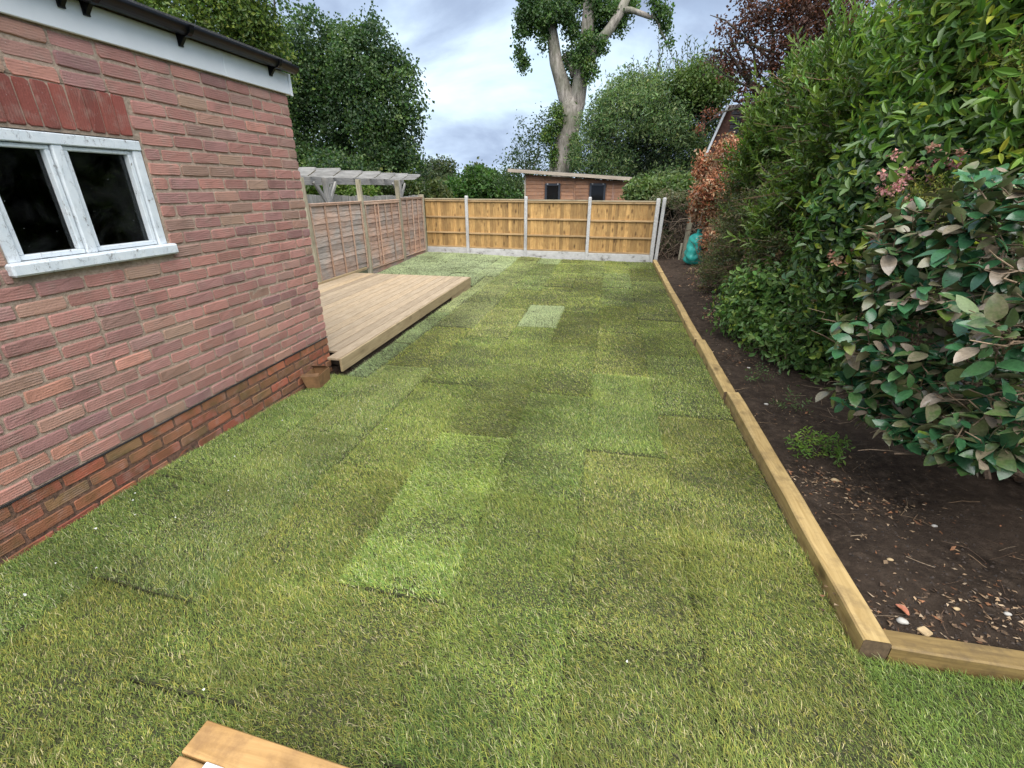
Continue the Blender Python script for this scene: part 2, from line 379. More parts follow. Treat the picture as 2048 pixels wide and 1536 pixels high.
# litter of chips, dry leaves and twigs
mb = MB(); n = 3000
X = np.concatenate([1.33+rng.gamma(2.0, .28, n//2), rng.uniform(1.34, 3.4, n-n//2)]); Y = 1.76+rng.uniform(0, 1, n)**1.5*12
pal = np.array([(.16, .10, .055), (.24, .16, .09), (.10, .06, .035), (.30, .22, .14), (.05, .035, .025), (.20, .09, .04)])
for i in range(n):
    z = float(hB(X[i], Y[i])); s = rng.uniform(.003, .013)*(1.9 if rng.random() < .10 else 1); a = rng.uniform(0, 6.28); asp = rng.uniform(.2, .6)
    c, sn = math.cos(a)*s, math.sin(a)*s; tl = rng.normal(0, .35)*s
    V = [(X[i]-c, Y[i]-sn, z+.003), (X[i]-sn*asp, Y[i]+c*asp, z+.006+tl*.5), (X[i]+c, Y[i]+sn, z+.004+abs(tl)), (X[i]+sn*asp, Y[i]-c*asp, z+.005)]
    mb.add(V, [(0, 1, 2), (0, 2, 3)], pal[rng.integers(6)]*rng.uniform(.6, 1.3))
for i in range(130):
    x, y = 1.4+rng.gamma(2, .35), 1.8+rng.random()**1.4*11; a = rng.uniform(0, 6.28); L = rng.uniform(.05, .22)
    s = np.linspace(0, L, 5); b = rng.normal(0, 2.5)
    px, py = x+np.cos(a+b*s)*s, y+np.sin(a+b*s)*s
    mb.tube(np.stack([px, py, hB(px, py)+.008+rng.uniform(0, .01)], -1), rng.uniform(.0008, .002), 4, pal[rng.integers(4)]*rng.uniform(.7, 1.2), False)
for cx_, cy2, m_ in ((1.55, 3.0, 160), (1.75, 2.75, 120), (1.5, 1.86, 140), (2.0, 1.95, 120), (2.2, 10.8, 350), (2.0, 9.6, 350), (2.1, 8.6, 300), (2.2, 11.8, 250), (1.8, 7.5, 200), (1.6, 5.6, 120)):
    for i in range(m_):
        x, y = cx_+rng.normal(0, .16), max(1.79, cy2+rng.normal(0, .22 if cy2 > 5 else .09)); z = float(hB(x, y)); q = rng.normal(0, .010 if cy2 < 6 else .016, (4, 3)); q[:, 2] = np.abs(q[:, 2])*.5
        mb.add(q+np.array((x, y, z+.002)), [(0, 1, 2), (0, 2, 3)], pal[rng.integers(6)]*rng.uniform(.7, 1.5)*(1.0 if cy2 < 6 else 1.5))
for i in range(2200):
    x, y = 1.36+rng.gamma(2, .35), 1.8+rng.random()**1.6*8; r_ = min(.009, rng.gamma(2, .0024)+.0015); z = float(hB(x, y)); d_ = rng.normal(0, 1, (6, 3)); d_ = np.array([(1, 0, 0), (0, 1, 0), (-1, 0, 0), (0, -1, 0), (0, 0, 1), (0, 0, -1)])*rng.uniform(.6, 1.3, (6, 1))
    mb.add(d_*r_+np.array((x, y, z)), [(0, 1, 4), (1, 2, 4), (2, 3, 4), (3, 0, 4), (1, 0, 5), (2, 1, 5), (3, 2, 5), (0, 3, 5)], np.array((.036, .026, .02))*rng.uniform(.6, 1.6))
tag(ob('leaf_litter', mb.mesh('leaf_litter', TWIG)), 'dry leaf scraps, bark chips and thin twigs strewn over dark soil', 'litter', kind='stuff')
def lump(name, r, mat, sq=(1, 1, .6), amp=.12, seg=2):
    bm = bmesh.new(); bmesh.ops.create_icosphere(bm, subdivisions=seg, radius=1)
    for v in bm.verts:
        k = 1+amp*math.sin(3*v.co.x+2*v.co.y*v.co.z+v.co.z*4+r*900)
        v.co = Vector((v.co.x*sq[0]*r*k, v.co.y*sq[1]*r*k, v.co.z*sq[2]*r*k))
    me = bpy.data.meshes.new(name); bm.to_mesh(me); bm.free(); me.materials.append(mat)
    for f in me.polygons: f.use_smooth = True
    return me
def dropped_leaf(name, L, W, mat):
    V = []; F = []
    for i, s in enumerate(np.linspace(0, 1, 6)):
        ww = W*math.sin(math.pi*min(1, s*.96+.03))**.8
        for j in (-1, 0, 1): V.append((j*ww/2, s*L, .006*abs(j)+.012*math.sin(3*s)+(.004 if j == 1 else 0)))
    for i in range(5):
        for j in range(2): a = i*3+j; F.append((a, a+1, a+4, a+3))
    return npmesh(name, np.array(V), np.array(F), mat, smooth=True)
wh = plain('pale_pebble', (.42, .40, .36), .6, .12, 20); rustl = plain('rust_leaf', (.30, .10, .05), .6, .4, 40); chip = plain('pale_chip', (.45, .33, .18), .8, .3, 30)
tag(ob('pebble', lump('pebble', .02, wh, (1.2, .9, .6)), None, (1.482, 1.85, float(hB(1.482, 1.85))+.008)), 'smooth white pebble on the soil behind the sleeper corner', 'pebble')
tag(ob('fallen_leaf', dropped_leaf('fallen_leaf', .06, .035, rustl), None, (1.52, 1.88, float(hB(1.52, 1.88))+.006), (.2, .1, .7)), 'single rust red curled leaf lying beside the white pebble', 'leaf')
bmc = bx('stone_chip', (1.535, 1.80, float(hB(1.57, 1.82))-.004), (1.59, 1.845, float(hB(1.57, 1.82))+.012), chip, None, .005, (0.1, .15, .6)); tag(bmc, 'flat square tan stone chip near the white pebble', 'stone')
for i, (x, y, s, c) in enumerate(((1.62, 2.25, .012, chip), (1.66, 3.02, .02, chip), (2.02, 2.6, .012, wh), (1.75, 1.95, .011, chip), (1.95, 1.95, .012, wh), (1.55, 4.2, .016, wh), (1.62, 5.1, .015, wh))):
    tag(ob('bed_stone', lump('bed_stone', s, c, (1.3, .9, .6)), None, (x, y, float(hB(x, y))+.004)), 'small pale stone showing in the dark planting soil', 'stone', 'stones in the planting bed')

# ================================================================== sleepers
SLEEP = wood('sleeper_timber', (.36, .235, .08), (.64, .46, .20), 1, 42, 12, .7, .35, .85, .12, ((.14, .095, .045), .45))
SLEEPX = wood('sleeper_timber_cross', (.15, .095, .03), (.33, .225, .08), 0, 42, 12, .65, .35, .6, .1, ((.09, .06, .03), .55))
ENDG = plain('end_grain', (.12, .08, .045), .85, .35, 40, .5)
def sleeper(x, y0, y1, w_, zt, axis, label, twist=0.0):
    nseg = 14; mb = MB(); L = y1-y0; zb = -.09
    prof = [(-.5, 0, 1), (-.46, 1, 0), (.46, 1, 0), (.5, 0, 1)]
    pr = [(-w_/2, zb), (-w_/2, zt-.008), (-w_/2+.008, zt), (w_/2-.008, zt), (w_/2, zt-.008), (w_/2, zb)]
    V = []
    for i, s in enumerate(np.linspace(-L/2, L/2, nseg)):
        dx = twist*math.sin(s*1.7)+rng.normal(0, .0012); dz = rng.normal(0, .0012)
        for (a, b) in pr: V.append((a+dx, s, b+dz) if axis == 1 else (s, a+dx, b+dz))
    F = []
    for i in range(nseg-1):
        for k in range(5):
            a = i*6+k; F.append((a, a+1, a+7, a+6) if axis == 1 else (a, a+6, a+7, a+1))
    mb.add(V, F)
    me = mb.mesh('sleeper', SLEEP if axis == 1 else SLEEPX, color=False)
    o = ob('timber_sleeper', me, None, (x, (y0+y1)/2, 0) if axis == 1 else ((y0+y1)/2, x, 0)); tag(o, label, 'sleeper')
    for e in (0, 1):
        ring = np.array(V[:6] if e == 0 else V[-6:]); off = -.0015 if e == 0 else .0015
        ring = ring+np.array((0, off, 0) if axis == 1 else (off, 0, 0))
        F2 = np.array([(0, k, k+1) for k in range(1, 5)]); F2 = F2 if e == 0 else F2[:, ::-1]
        ob('end_grain', npmesh('end_grain', ring, F2, ENDG), o, wloc(o))
    return o
sleeper(1.292, 1.672, 4.36, .11, .085, 1, 'pale yellow timber sleeper butting the short cross sleeper at the corner', .004)
sleeper(1.276, 4.366, 6.06, .11, .083, 1, 'knotty timber sleeper, second along the bed from the corner', .004)
sleeper(1.262, 6.066, 8.95, .10, .078, 1, 'long timber sleeper, third along the bed from the corner', .005)
sleeper(1.268, 8.956, 11.2, .10, .078, 1, 'timber sleeper, last but one before the back fence', .004)
sleeper(1.275, 11.206, 13.28, .10, .085, 1, 'orange tinted timber sleeper ending at the twin concrete posts', .003)
sleeper(1.725, 1.349, 3.6, .10, .062, 0, 'dark wet brown cross sleeper running away under the glossy shrub', .002)
# ================================================================== brick outbuilding
WX, WY, CH, BP, ZT = -2.983, 4.387, .0885, .2495, 2.672
def brickmat(name, stops, island=False, rib_axis=2, moss=0.0):
    m, t = newmat(name); co = N(t, 'ShaderNodeTexCoord', out='Object'); p = N(t, 'ShaderNodeNewGeometry', out='Position')
    r = N(t, 'ShaderNodeNewGeometry', out='Random Per Island') if island else N(t, 'ShaderNodeObjectInfo', out='Random')
    col = RAMP(t, r, stops)
    r2 = MA(t, 'FRACT', MA(t, 'MULTIPLY', r, 17.31))
    col = MX(t, 1.0, col, RAMP(t, r2, [(0, .80), (1, 1.14)]), 'MULTIPLY')
    s = t.nodes.new('ShaderNodeSeparateXYZ'); t.links.new(co, s.inputs[0])
    wb = NOISE(t, p, 26, 3)
    ph = MA(t, 'ADD', MA(t, 'MULTIPLY', s.outputs[rib_axis], 2*math.pi/.0135), MA(t, 'MULTIPLY', wb, 4.0))
    rib = MA(t, 'ADD', MA(t, 'MULTIPLY', MA(t, 'SINE', ph), .5), .5)
    fine = NOISE(t, p, 85, 5, .7); mid = NOISE(t, p, 11, 5, .65)
    hgt = MA(t, 'ADD', MA(t, 'MULTIPLY', rib, MA(t, 'MULTIPLY', RAMP(t, mid, [(.4, .1), (.65, 1.0)]), .4)), MA(t, 'MULTIPLY', fine, .9))
    col = MX(t, RAMP(t, rib, [(.0, .18), (.5, .0)]), col, MX(t, 1.0, col, (.42, .40, .42), 'MULTIPLY'))
    col = MX(t, RAMP(t, mid, [(.5, 0.0), (.7, .5)]), col, (.40, .28, .23))
    col = MX(t, RAMP(t, NOISE(t, p, 140, 2), [(.70, 0.0), (.76, .7)]), col, (.55, .5, .45))
    col = MX(t, RAMP(t, NOISE(t, p, 5, 4), [(.5, 0.0), (.7, .3)]), col, (.13, .085, .07))
    if moss: col = MX(t, RAMP(t, NOISE(t, p, 6, 4), [(.46, 0.0), (.62, moss)]), col, (.10, .095, .035))
    OUT(t, PR(t, col, .9, BUMP(t, hgt, .75, .006), Specular_IOR_Level=.25)); return m
ST = [(0, (0.439, 0.218, 0.185)), (.15, (0.510, 0.252, 0.207)), (.3, (0.377, 0.202, 0.185)), (.45, (0.479, 0.235, 0.190)), (.56, (0.428, 0.280, 0.202)), (.66, (0.357, 0.196, 0.185)), (.78, (0.530, 0.263, 0.213)), (.88, (0.408, 0.246, 0.202)), (.95, (0.490, 0.235, 0.196)), (1, (0.632, 0.308, 0.218))]
STL = [(0, (.46, .145, .085)), (.3, (.38, .125, .08)), (.5, (.30, .16, .09)), (.75, (.52, .165, .09)), (1, (.27, .17, .085))]
BR, BRI = brickmat('brick', ST), brickmat('brick_joined', ST, True)
BRL, BRLI = brickmat('brick_low', STL, False, 2, .45), brickmat('brick_low_joined', STL, True, 2, .45)
BRS = brickmat('brick_soldier', [(0, (.28, .085, .068)), (.5, (.35, .11, .085)), (1, (.24, .08, .065))], False, 1)
m, t = newmat('mortar'); p = N(t, 'ShaderNodeNewGeometry', out='Position'); MORT = m
sz = t.nodes.new('ShaderNodeSeparateXYZ'); t.links.new(p, sz.inputs[0])
nm = NOISE(t, p, 38, 6, .7)
mc = RAMP(t, nm, [(.3, (.30, .215, .16)), (.5, (.46, .345, .26)), (.72, (.58, .46, .36))])
mc = MX(t, RAMP(t, NOISE(t, p, 3, 4), [(.5, 0), (.7, .5)]), mc, (.13, .10, .08))
lowm = MA(t, 'LESS_THAN', sz.outputs[2], .372)
mc = MX(t, lowm, mc, RAMP(t, nm, [(.35, (.08, .05, .036)), (.62, (.24, .13, .085))]))
OUT(t, PR(t, mc, .95, BUMP(t, nm, .9, .012)))
garage = thing('brick_outbuilding', 'ribbed red brick outbuilding with white fascia and peeling two-light window', 'outbuilding', (-4.5, 1.4, 0))
GY0, GX0 = -1.6, -6.2
W0, W1, WZ0, WZ1 = 1.83, 2.765, 1.485, 2.175            # window opening
mw = MB(); fx = WX-.0075
for lo, hi in (((fx-.1, GY0, -.12), (fx, W0, 2.9)), ((fx-.1, W1, -.12), (fx, WY-.01, 2.9)), ((fx-.1, W0, -.12), (fx, W1, WZ0)), ((fx-.1, W0, WZ1), (fx, W1, 2.9)),
               ((GX0, WY-.11, -.12), (fx-.1, WY-.01, 2.9)), ((GX0, GY0, -.12), (GX0+.1, WY-.11, 2.9)), ((GX0+.1, GY0, -.12), (fx-.1, GY0+.1, 2.9))): mw.box(lo, hi)
ob('mortar_wall', mw.mesh('mortar_wall', MORT, color=False), garage, (0, 0, 0))
def brick_mesh(L, H, seed, mat, D=.035):
    """brick seen from +X: irregular rounded face with bevelled arrises"""
    g = np.random.default_rng(seed); c = lambda: g.uniform(.004, .015)
    a, b = L/2, H/2; j = lambda s_=.0013: g.normal(0, s_)
    pts = []
    for sy, sz_ in ((-1, -1), (1, -1), (1, 1), (-1, 1)):
        c1, c2 = c(), c()
        q1 = (sy*(a-c1)+j(), sz_*b+j()); q2 = (sy*a+j(), sz_*(b-c2)+j())
        pts += [q1, q2] if sy*sz_ < 0 else [q2, q1]
        if sy*sz_ > 0: pts += [(u*a+j(.01), sz_*b+j(.0015)) for u in ((-.5, .3) if sz_ < 0 else (.4, -.4))] if L > .15 else []
    pts = np.array(pts); n = len(pts)
    ctr = pts.mean(0); ins = ctr+(pts-ctr)*np.array([1-.013/L, 1-.013/H])
    V = [(0+g.normal(0, .0009), y, z) for y, z in ins]+[(-.012, y, z) for y, z in pts]
    F = [(0, i, i+1) for i in range(1, n-1)]
    for i in range(n):
        k = (i+1) % n; F += [(i, n+i, n+k), (i, n+k, k)]
    return npmesh('brick', np.array(V), np.array(F), mat)
bank = {}
def bmsh(L, mat):
    L = round(L/.012)*.012; key = (L, mat.name)
    if key not in bank: bank[key] = [brick_mesh(L, .0755, 100+i*7+int(L*1000), mat) for i in range(10 if L > .2 else 3)]
    return random.choice(bank[key])
allb = []
for k in range(0, 31):
    zc = ZT-(k+.5)*CH; y = WY; first = True
    while y > GY0:
        L = .2345 if not (first and k % 2) else .110
        if not first and random.random() < .012: L = .110
        y0, y1 = y-L, y; y = y0-.015; first = False
        segs = [(y0, y1)]
        if zc+.04 > WZ0 and zc-.04 < 2.395:
            e0, e1 = (W0-.0, W1+.005) if zc < 2.17 else (1.70, 2.735)
            ns = []
            for s0, s1 in segs:
                if s1 <= e0 or s0 >= e1: ns.append((s0, s1)); continue
                if s0 < e0-.03: ns.append((s0, e0-.006))
                if s1 > e1+.03: ns.append((e1+.006, s1))
            segs = ns
        for s0, s1 in segs: allb.append((s0, s1, zc+random.gauss(0, .0012), k))
def parea(s0, s1, zc):
    q = proj(np.array([(WX, s0, zc-.038), (WX, s1, zc-.038), (WX, s1, zc+.038), (WX, s0, zc+.038)]))
    c = q[:, :2].mean(0)
    if q[:, 2].min() < .3 or c[0] < -40 or c[1] < -20 or c[1] > 1580: return 0
    x, yy = q[:, 0], q[:, 1]; return abs(np.dot(x, np.roll(yy, 1))-np.dot(yy, np.roll(x, 1)))/2
order = sorted(range(len(allb)), key=lambda i: -parea(*allb[i][:3]))
single = set(order[:292])
jb = {True: MB(), False: MB()}
for i, (s0, s1, zc, k) in enumerate(allb):
    low = k >= 26; out = random.gauss(0, .0018)-(.004 if low else 0)
    if i in single:
        ob('brick', bmsh(s1-s0, BRL if low else BR), garage, (WX+out, (s0+s1)/2, zc), (random.gauss(0, .006), 0, random.gauss(0, .004)))
    else:
        me = bmsh(s1-s0, BRL if low else BR); v = np.empty(len(me.vertices)*3, np.float32); me.vertices.foreach_get('co', v); v = v.reshape(-1, 3)+np.array((WX+out, (s0+s1)/2, zc))
        f = np.empty(len(me.polygons)*3, np.int32); me.loops.foreach_get('vertex_index', f); jb[low].add(v, f.reshape(-1, 3))
# the end wall round the corner
for k in range(31):
    zc = ZT-(k+.5)*CH; x = WX-.12 if k % 2 == 0 else WX-.245
    while x > GX0:
        me = bmsh(.2345, BR); v = np.empty(len(me.vertices)*3, np.float32); me.vertices.foreach_get('co', v); v = v.reshape(-1, 3)
        v = np.stack([x-.119+v[:, 1]*-1, WY+v[:, 0], zc+v[:, 2]], -1)
        f = np.empty(len(me.polygons)*3, np.int32); me.loops.foreach_get('vertex_index', f); jb[k >= 26].add(v, f.reshape(-1, 3)); x -= BP
ob('brickwork', jb[False].mesh('brickwork', BRI, color=False), garage, kind='stuff')
ob('plinth_brickwork', jb[True].mesh('plinth_brickwork', BRLI, color=False), garage, kind='stuff')
# soldier course over the window
ns = 12
for i in range(ns):
    yc = 1.735+i*.0835; fan = (i-ns/2)*.012
    me = brick_mesh(.081, .225, 900+i, BRS); ob('soldier_brick', me, garage, (WX+random.gauss(.001, .0015), yc+.04, 2.302), (-fan*.6, 0, 0))
lint = plain('lintel_mortar', (.30, .225, .165), .95, .3, 25, .7)
bx('mortar_bed', (WX-.02, 1.70, 2.418), (WX-.0045, 2.735, 2.442), lint, garage, .003)
# damp course
bx('damp_course', (WX-.03, GY0, .3655), (WX+.003, WY+.004, .3705), plain('damp_proof_course', (.03, .032, .036), .5, .2), garage, 0)
# window
m, t = newmat('peeling_white_paint'); PEEL = m; p = N(t, 'ShaderNodeNewGeometry', out='Position')
crk = N(t, 'ShaderNodeTexVoronoi', {'Vector': VM(t, 'ADD', VM(t, 'MULTIPLY', p, (110, 110, 50)), VM(t, 'SCALE', N(t, 'ShaderNodeTexNoise', {'Vector': p, 'Scale': 22.0}, 'Color'), (0, 0, 0))), 'Scale': 1.0}, 'Distance', feature='DISTANCE_TO_EDGE')
fl = NOISE(t, VM(t, 'MULTIPLY', p, (40, 30, 16)), 1, 6, .72, .6)
crack = MA(t, 'MULTIPLY', RAMP(t, crk, [(.02, 1.0), (.06, 0.0)]), RAMP(t, fl, [(.52, 0), (.6, .45)]))
lost = RAMP(t, fl, [(.635, 0.0), (.65, 1.0)])
pc = MX(t, MA(t, 'MAXIMUM', crack, MA(t, 'MULTIPLY', lost, .85)), RAMP(t, NOISE(t, p, 12, 4), [(.3, (.66, .72, .76)), (.7, (.80, .84, .86))]), (.19, .16, .14))
OUT(t, PR(t, pc, .65, BUMP(t, MA(t, 'SUBTRACT', MA(t, 'MULTIPLY', fl, .6), MA(t, 'MAXIMUM', crack, lost)), .7, .006)))
win = ob('window', None, garage, (WX, (W0+W1)/2, WZ0))
X0, X1 = WX-.075, WX-.012
bx('frame_head', (X0, W0+.004, 2.112), (X1+.012, W1-.004, WZ1-.006), PEEL, win, .005)
bx('frame_jamb', (X0, W0+.004, WZ0+.055), (X1+.004, W0+.064, 2.112), PEEL, win, .005)
bx('frame_jamb', (X0, W1-.064, WZ0+.055), (X1+.004, W1-.004, 2.112), PEEL, win, .005)
bx('mullion', (X0, 2.232, WZ0+.055), (X1+.006, 2.290, 2.112), PEEL, win, .006)
bx('sill', (X0, W0-.02, WZ0-.012), (WX+.040, W1+.028, WZ0+.055), PEEL, win, .010)
GL, t = newmat('dark_window_glass'); p = N(t, 'ShaderNodeNewGeometry', out='Position')
fr = N(t, 'ShaderNodeFresnel', {'IOR': 1.45})
g1 = N(t, 'ShaderNodeMixShader', {0: fr, 1: N(t, 'ShaderNodeBsdfTransparent', {'Color': (.35, .38, .38, 1)}), 2: N(t, 'ShaderNodeBsdfGlossy', {'Color': (.9, .9, .9, 1), 'Roughness': .04})})
sp_ = MA(t, 'ADD', RAMP(t, NOISE(t, p, 75, 3), [(.73, 0.0), (.78, .7)]), RAMP(t, NOISE(t, p, 4, 5, .6, 1.0), [(.45, 0.0), (.8, .03)]), clamp=True)
OUT(t, N(t, 'ShaderNodeMixShader', {0: sp_, 1: g1, 2: N(t, 'ShaderNodeBsdfDiffuse', {'Color': (.5, .52, .52, 1)})}))
for y0, y1 in ((W0+.068, 2.228), (2.294, W1-.068)):
    s0, s1, z0, z1 = y0, y1, WZ0+.059, 2.108
    sash = ob('sash', None, win, (WX, (s0+s1)/2, z0)); xa, xb = X0+.006, X1-.008
    bx('sash_rail', (xa, s0, z0), (xb, s1, z0+.026), PEEL, sash, .004); bx('sash_rail', (xa, s0, z1-.022), (xb, s1, z1), PEEL, sash, .004)
    bx('sash_stile', (xa, s0, z0+.026), (xb, s0+.026, z1-.022), PEEL, sash, .004); bx('sash_stile', (xa, s1-.026, z0+.026), (xb, s1, z1-.022), PEEL, sash, .004)
    bx('pane', (xa+.010, s0+.024, z0+.024), (xa+.014, s1-.024, z1-.020), GL, sash, 0)
# fascia, gutter, roof
WPVC = plain('white_plastic', (.84, .86, .88), .4, .06, 3, .05); BLK = plain('black_plastic', (.006, .0065, .008), .35, .3, 6, .1, Specular_IOR_Level=.2)
bx('fascia_board', (WX+.002, GY0, 2.675), (WX+.024, 3.63, 2.842), WPVC, garage, .004)
bx('fascia_board', (WX+.002, 3.6305, 2.675), (WX+.0245, WY+.045, 2.842), WPVC, garage, .004)
bx('corner_trim', (WX+.025, WY+.012, 2.668), (WX+.030, WY+.050, 2.842), WPVC, garage, .002)
bx('end_fascia', (GX0, WY+.022, 2.675), (WX+.0015, WY+.044, 2.842), WPVC, garage, .004)
def gutter_mesh(y0, y1, r, th=.004):
    mb = MB(); a = np.linspace(math.pi, 2*math.pi, 11); V = []
    for y in (y0, y1):
        for rr in (r, r-th): V += [(rr*math.cos(x), y, rr*math.sin(x)) for x in a]
    F = []
    for i in range(10):
        F += [(i, i+1, 22+i+1, 22+i), (11+i, 33+i, 33+i+1, 11+i+1), (i, 11+i, 11+i+1, i+1), (22+i, 22+i+1, 33+i+1, 33+i)]
    F += [(0, 22, 33, 11), (10, 21, 43, 32)]
    mb.add(V, F); return mb.mesh('gutter', BLK, True, False)
GC = (WX+.088, 0, 2.892)
ob('gutter', gutter_mesh(GY0, WY+.03, .058), garage, GC)
ob('gutter_stop_end', npmesh('gutter_stop_end', np.array([(.058*math.cos(a), WY+.032, .058*math.sin(a)) for a in np.linspace(math.pi, 2*math.pi, 11)]), np.array([(0, i, i+1) for i in range(1, 10)]), BLK), garage, GC)
for yy in (2.28, 2.50, 2.63, 3.25, 4.16, 1.4, .4):
    r = .064; mb = MB(); a = np.linspace(math.pi*.98, 2*math.pi, 9)
    for i in range(8):
        p0, p1 = (r*math.cos(a[i]), r*math.sin(a[i])), (r*math.cos(a[i+1]), r*math.sin(a[i+1]))
        V = []
        for yv in (-.016, .016):
            for (u, w_) in (p0, p1, (p1[0]*.9, p1[1]*.9), (p0[0]*.9, p0[1]*.9)): V.append((u, yv, w_))
        mb.add(V, [(0, 1, 2, 3), (4, 7, 6, 5), (0, 4, 5, 1), (2, 6, 7, 3)])
    mb.box((-.062, -.018, -.115), (-.052, .018, .0)); mb.add([(-.052, -.012, -.11), (-.052, .012, -.11), (-.052, .012, -.05), (-.052, -.012, -.05), (-.005, -.012, -.062), (-.005, .012, -.062)], [(0, 4, 5, 1), (3, 2, 5, 4), (0, 3, 4, 4), (1, 5, 2, 2)])
    ob('gutter_bracket', mb.mesh('gutter_bracket', BLK, False, False), garage, (GC[0], yy, GC[2]))
ob('gutter_union', gutter_mesh(-.06, .06, .063, .008), garage, (GC[0], 2.565, GC[2]))
FELT, t = newmat('roof_felt'); p = N(t, 'ShaderNodeNewGeometry', out='Position'); nn = NOISE(t, p, 160, 3)
OUT(t, PR(t, RAMP(t, nn, [(.35, (.03, .03, .03)), (.65, (.12, .12, .115))]), .95, BUMP(t, nn, .6, .006)))
mb = MB(); tz = math.tan(math.radians(15)); xe = WX+.06; xr = (GX0+WX)/2; ze = 2.905
y0, y1 = GY0-.05, WY+.06
def slope(xa, za, xb, zb): mb.add([(xa, y0, za), (xa, y1, za), (xb, y1, zb), (xb, y0, zb), (xa, y0, za+.03), (xa, y1, za+.03), (xb, y1, zb+.03), (xb, y0, zb+.03)], [(0, 1, 2, 3), (4, 7, 6, 5), (0, 4, 5, 1), (1, 5, 6, 2), (2, 6, 7, 3), (3, 7, 4, 0)])
zr = ze+(xe-xr)*tz
slope(xe, ze, xr, zr); xw = 2*xr-xe; slope(xr, zr, xw, ze)
ob('roof', mb.mesh('roof', FELT, False, False), garage)
mb = MB()
for yy in (WY-.012, GY0+.05): mb.add([(GX0, yy, 2.9), (WX, yy, 2.9), (xr, yy, zr)], [(0, 1, 2)])
ob('gable', mb.mesh('gable', MORT, False, False), garage)

# open brown box standing against the wall foot
CARD = plain('brown_card', (.23, .125, .055), .8, .3, 14, .3); CARDI = plain('brown_card_inside', (.17, .095, .045), .85, .3, 14)
bxr = thing('brown_box', 'small open brown box tilted against the foot of the brick wall', 'box', (-2.88, 3.93, 0))
mb = MB(); hw, hd, hh_ = .08, .125, .135
cs = [(-hw+.03, -hd), (hw, -hd+.01), (hw, hd), (-hw+.03, hd)]; ct = [(-hw-.0, -hd-.02), (hw+.015, -hd-.01), (hw+.015, hd+.01), (-hw, hd+.01)]
for i in range(4):
    k = (i+1) % 4; a, b, c_, d = (*cs[i], -.02), (*cs[k], -.02), (*ct[k], hh_), (*ct[i], hh_)
    inn = lambda q: (q[0]*.93, q[1]*.95, q[2])
    mb.add([a, b, c_, d, inn(a), inn(b), inn(c_), inn(d)], [(0, 1, 2, 3), (5, 4, 7, 6), (3, 2, 6, 7)])
mb.add([(*c, .0) for c in cs], [(0, 1, 2, 3)])
ob('box_body', mb.mesh('box_body', CARD, False, False), bxr, (-2.875, 3.93, 0.0), (0, -.05, .15))
for nm_, V in (('flap', [(-.10, -.140, .136), (.09, -.135, .136), (.08, -.08, .15), (-.09, -.09, .145)]), ('flap', [(-.08, .13, .136), (.09, .13, .136), (.075, .08, .17), (-.08, .08, .175)])):
    V = np.array(V); V2 = V+np.array((0, 0, -.004)); mb = MB(); mb.add(np.concatenate([V, V2]), [(0, 1, 2, 3), (7, 6, 5, 4), (0, 4, 5, 1), (1, 5, 6, 2), (2, 6, 7, 3), (3, 7, 4, 0)])
    ob(nm_, mb.mesh(nm_, CARDI, False, False), bxr, (-2.875, 3.93, 0), (0, -.05, .15))
# ================================================================== deck by the wall
def deckmat(name, c1, c2, axis, groove_axis, gp=.0125):
    m, t = newmat(name); co = N(t, 'ShaderNodeTexCoord', out='Object'); cj = OBJC(t)
    s = [50.0]*3; s[axis] = 4.0
    g = NOISE(t, VM(t, 'MULTIPLY', cj, tuple(s)), 1, 5, .6)
    col = RAMP(t, g, [(.3, c1), (.7, c2)])
    sx_ = t.nodes.new('ShaderNodeSeparateXYZ'); t.links.new(co, sx_.inputs[0])
    gr = MA(t, 'SINE', MA(t, 'MULTIPLY', sx_.outputs[groove_axis], 2*math.pi/gp)); gr = RAMP(t, gr, [(-.0, .0), (.45, 1.0)])
    col = MX(t, MA(t, 'SUBTRACT', .16, MA(t, 'MULTIPLY', gr, .16)), col, (.10, .075, .045))
    r = N(t, 'ShaderNodeObjectInfo', out='Random')
    col = MX(t, 1.0, col, RAMP(t, r, [(0, (.74, .73, .72)), (.5, (1, 1, 1)), (1, (1.12, 1.07, .98))]), 'MULTIPLY')
    kd = N(t, 'ShaderNodeTexVoronoi', {'Vector': VM(t, 'MULTIPLY', cj, (7, 2, 7)), 'Scale': 1.0}, 'Distance')
    col = MX(t, RAMP(t, kd, [(.04, .5), (.1, 0.0)]), col, (.2, .13, .07))
    OUT(t, PR(t, col, .7, BUMP(t, MA(t, 'ADD', gr, MA(t, 'MULTIPLY', g, .4)), .5, .004))); return m
DK = deckmat('deck_board_timber', (.34, .255, .16), (.54, .42, .285), 1, 0)
DKF = wood('deck_fascia_timber', (.33, .24, .13), (.50, .39, .23), 1, 50, 14, .7, .25, .4, .12)
DZ, DX0, DX1, DY0, DY1 = .19, -5.33, -2.762, 4.43, 9.2
deck = thing('timber_deck', 'low pale timber deck of grooved boards between brick outbuilding and lap fence', 'deck', (-4.0, 6.8, 0))
nb = 17; bw = (DX1-DX0)/nb
for i in range(nb):
    x0 = DX0+i*bw; ya = 4.205 if x0+bw > WX+.06 else DY0
    if x0 < WX+.03 < x0+bw: x0c = x0
    lo, hi = (x0+.0045, ya+random.uniform(0, .002), DZ-.026), (x0+bw-.0045, DY1+random.uniform(-.004, .004), DZ)
    if x0 < WX+.012 and ya < 4.3: ya = DY0; lo = (lo[0], ya, lo[2])
    bx('deck_board', lo, hi, DK, deck, .003)
bx('fascia_board', (DX1+.0005, 4.20, DZ-.150), (DX1+.026, 6.42, DZ-.003), DKF, deck, .003)
bx('fascia_board', (DX1+.0005, 6.423, DZ-.150), (DX1+.026, DY1+.03, DZ-.003), DKF, deck, .003)
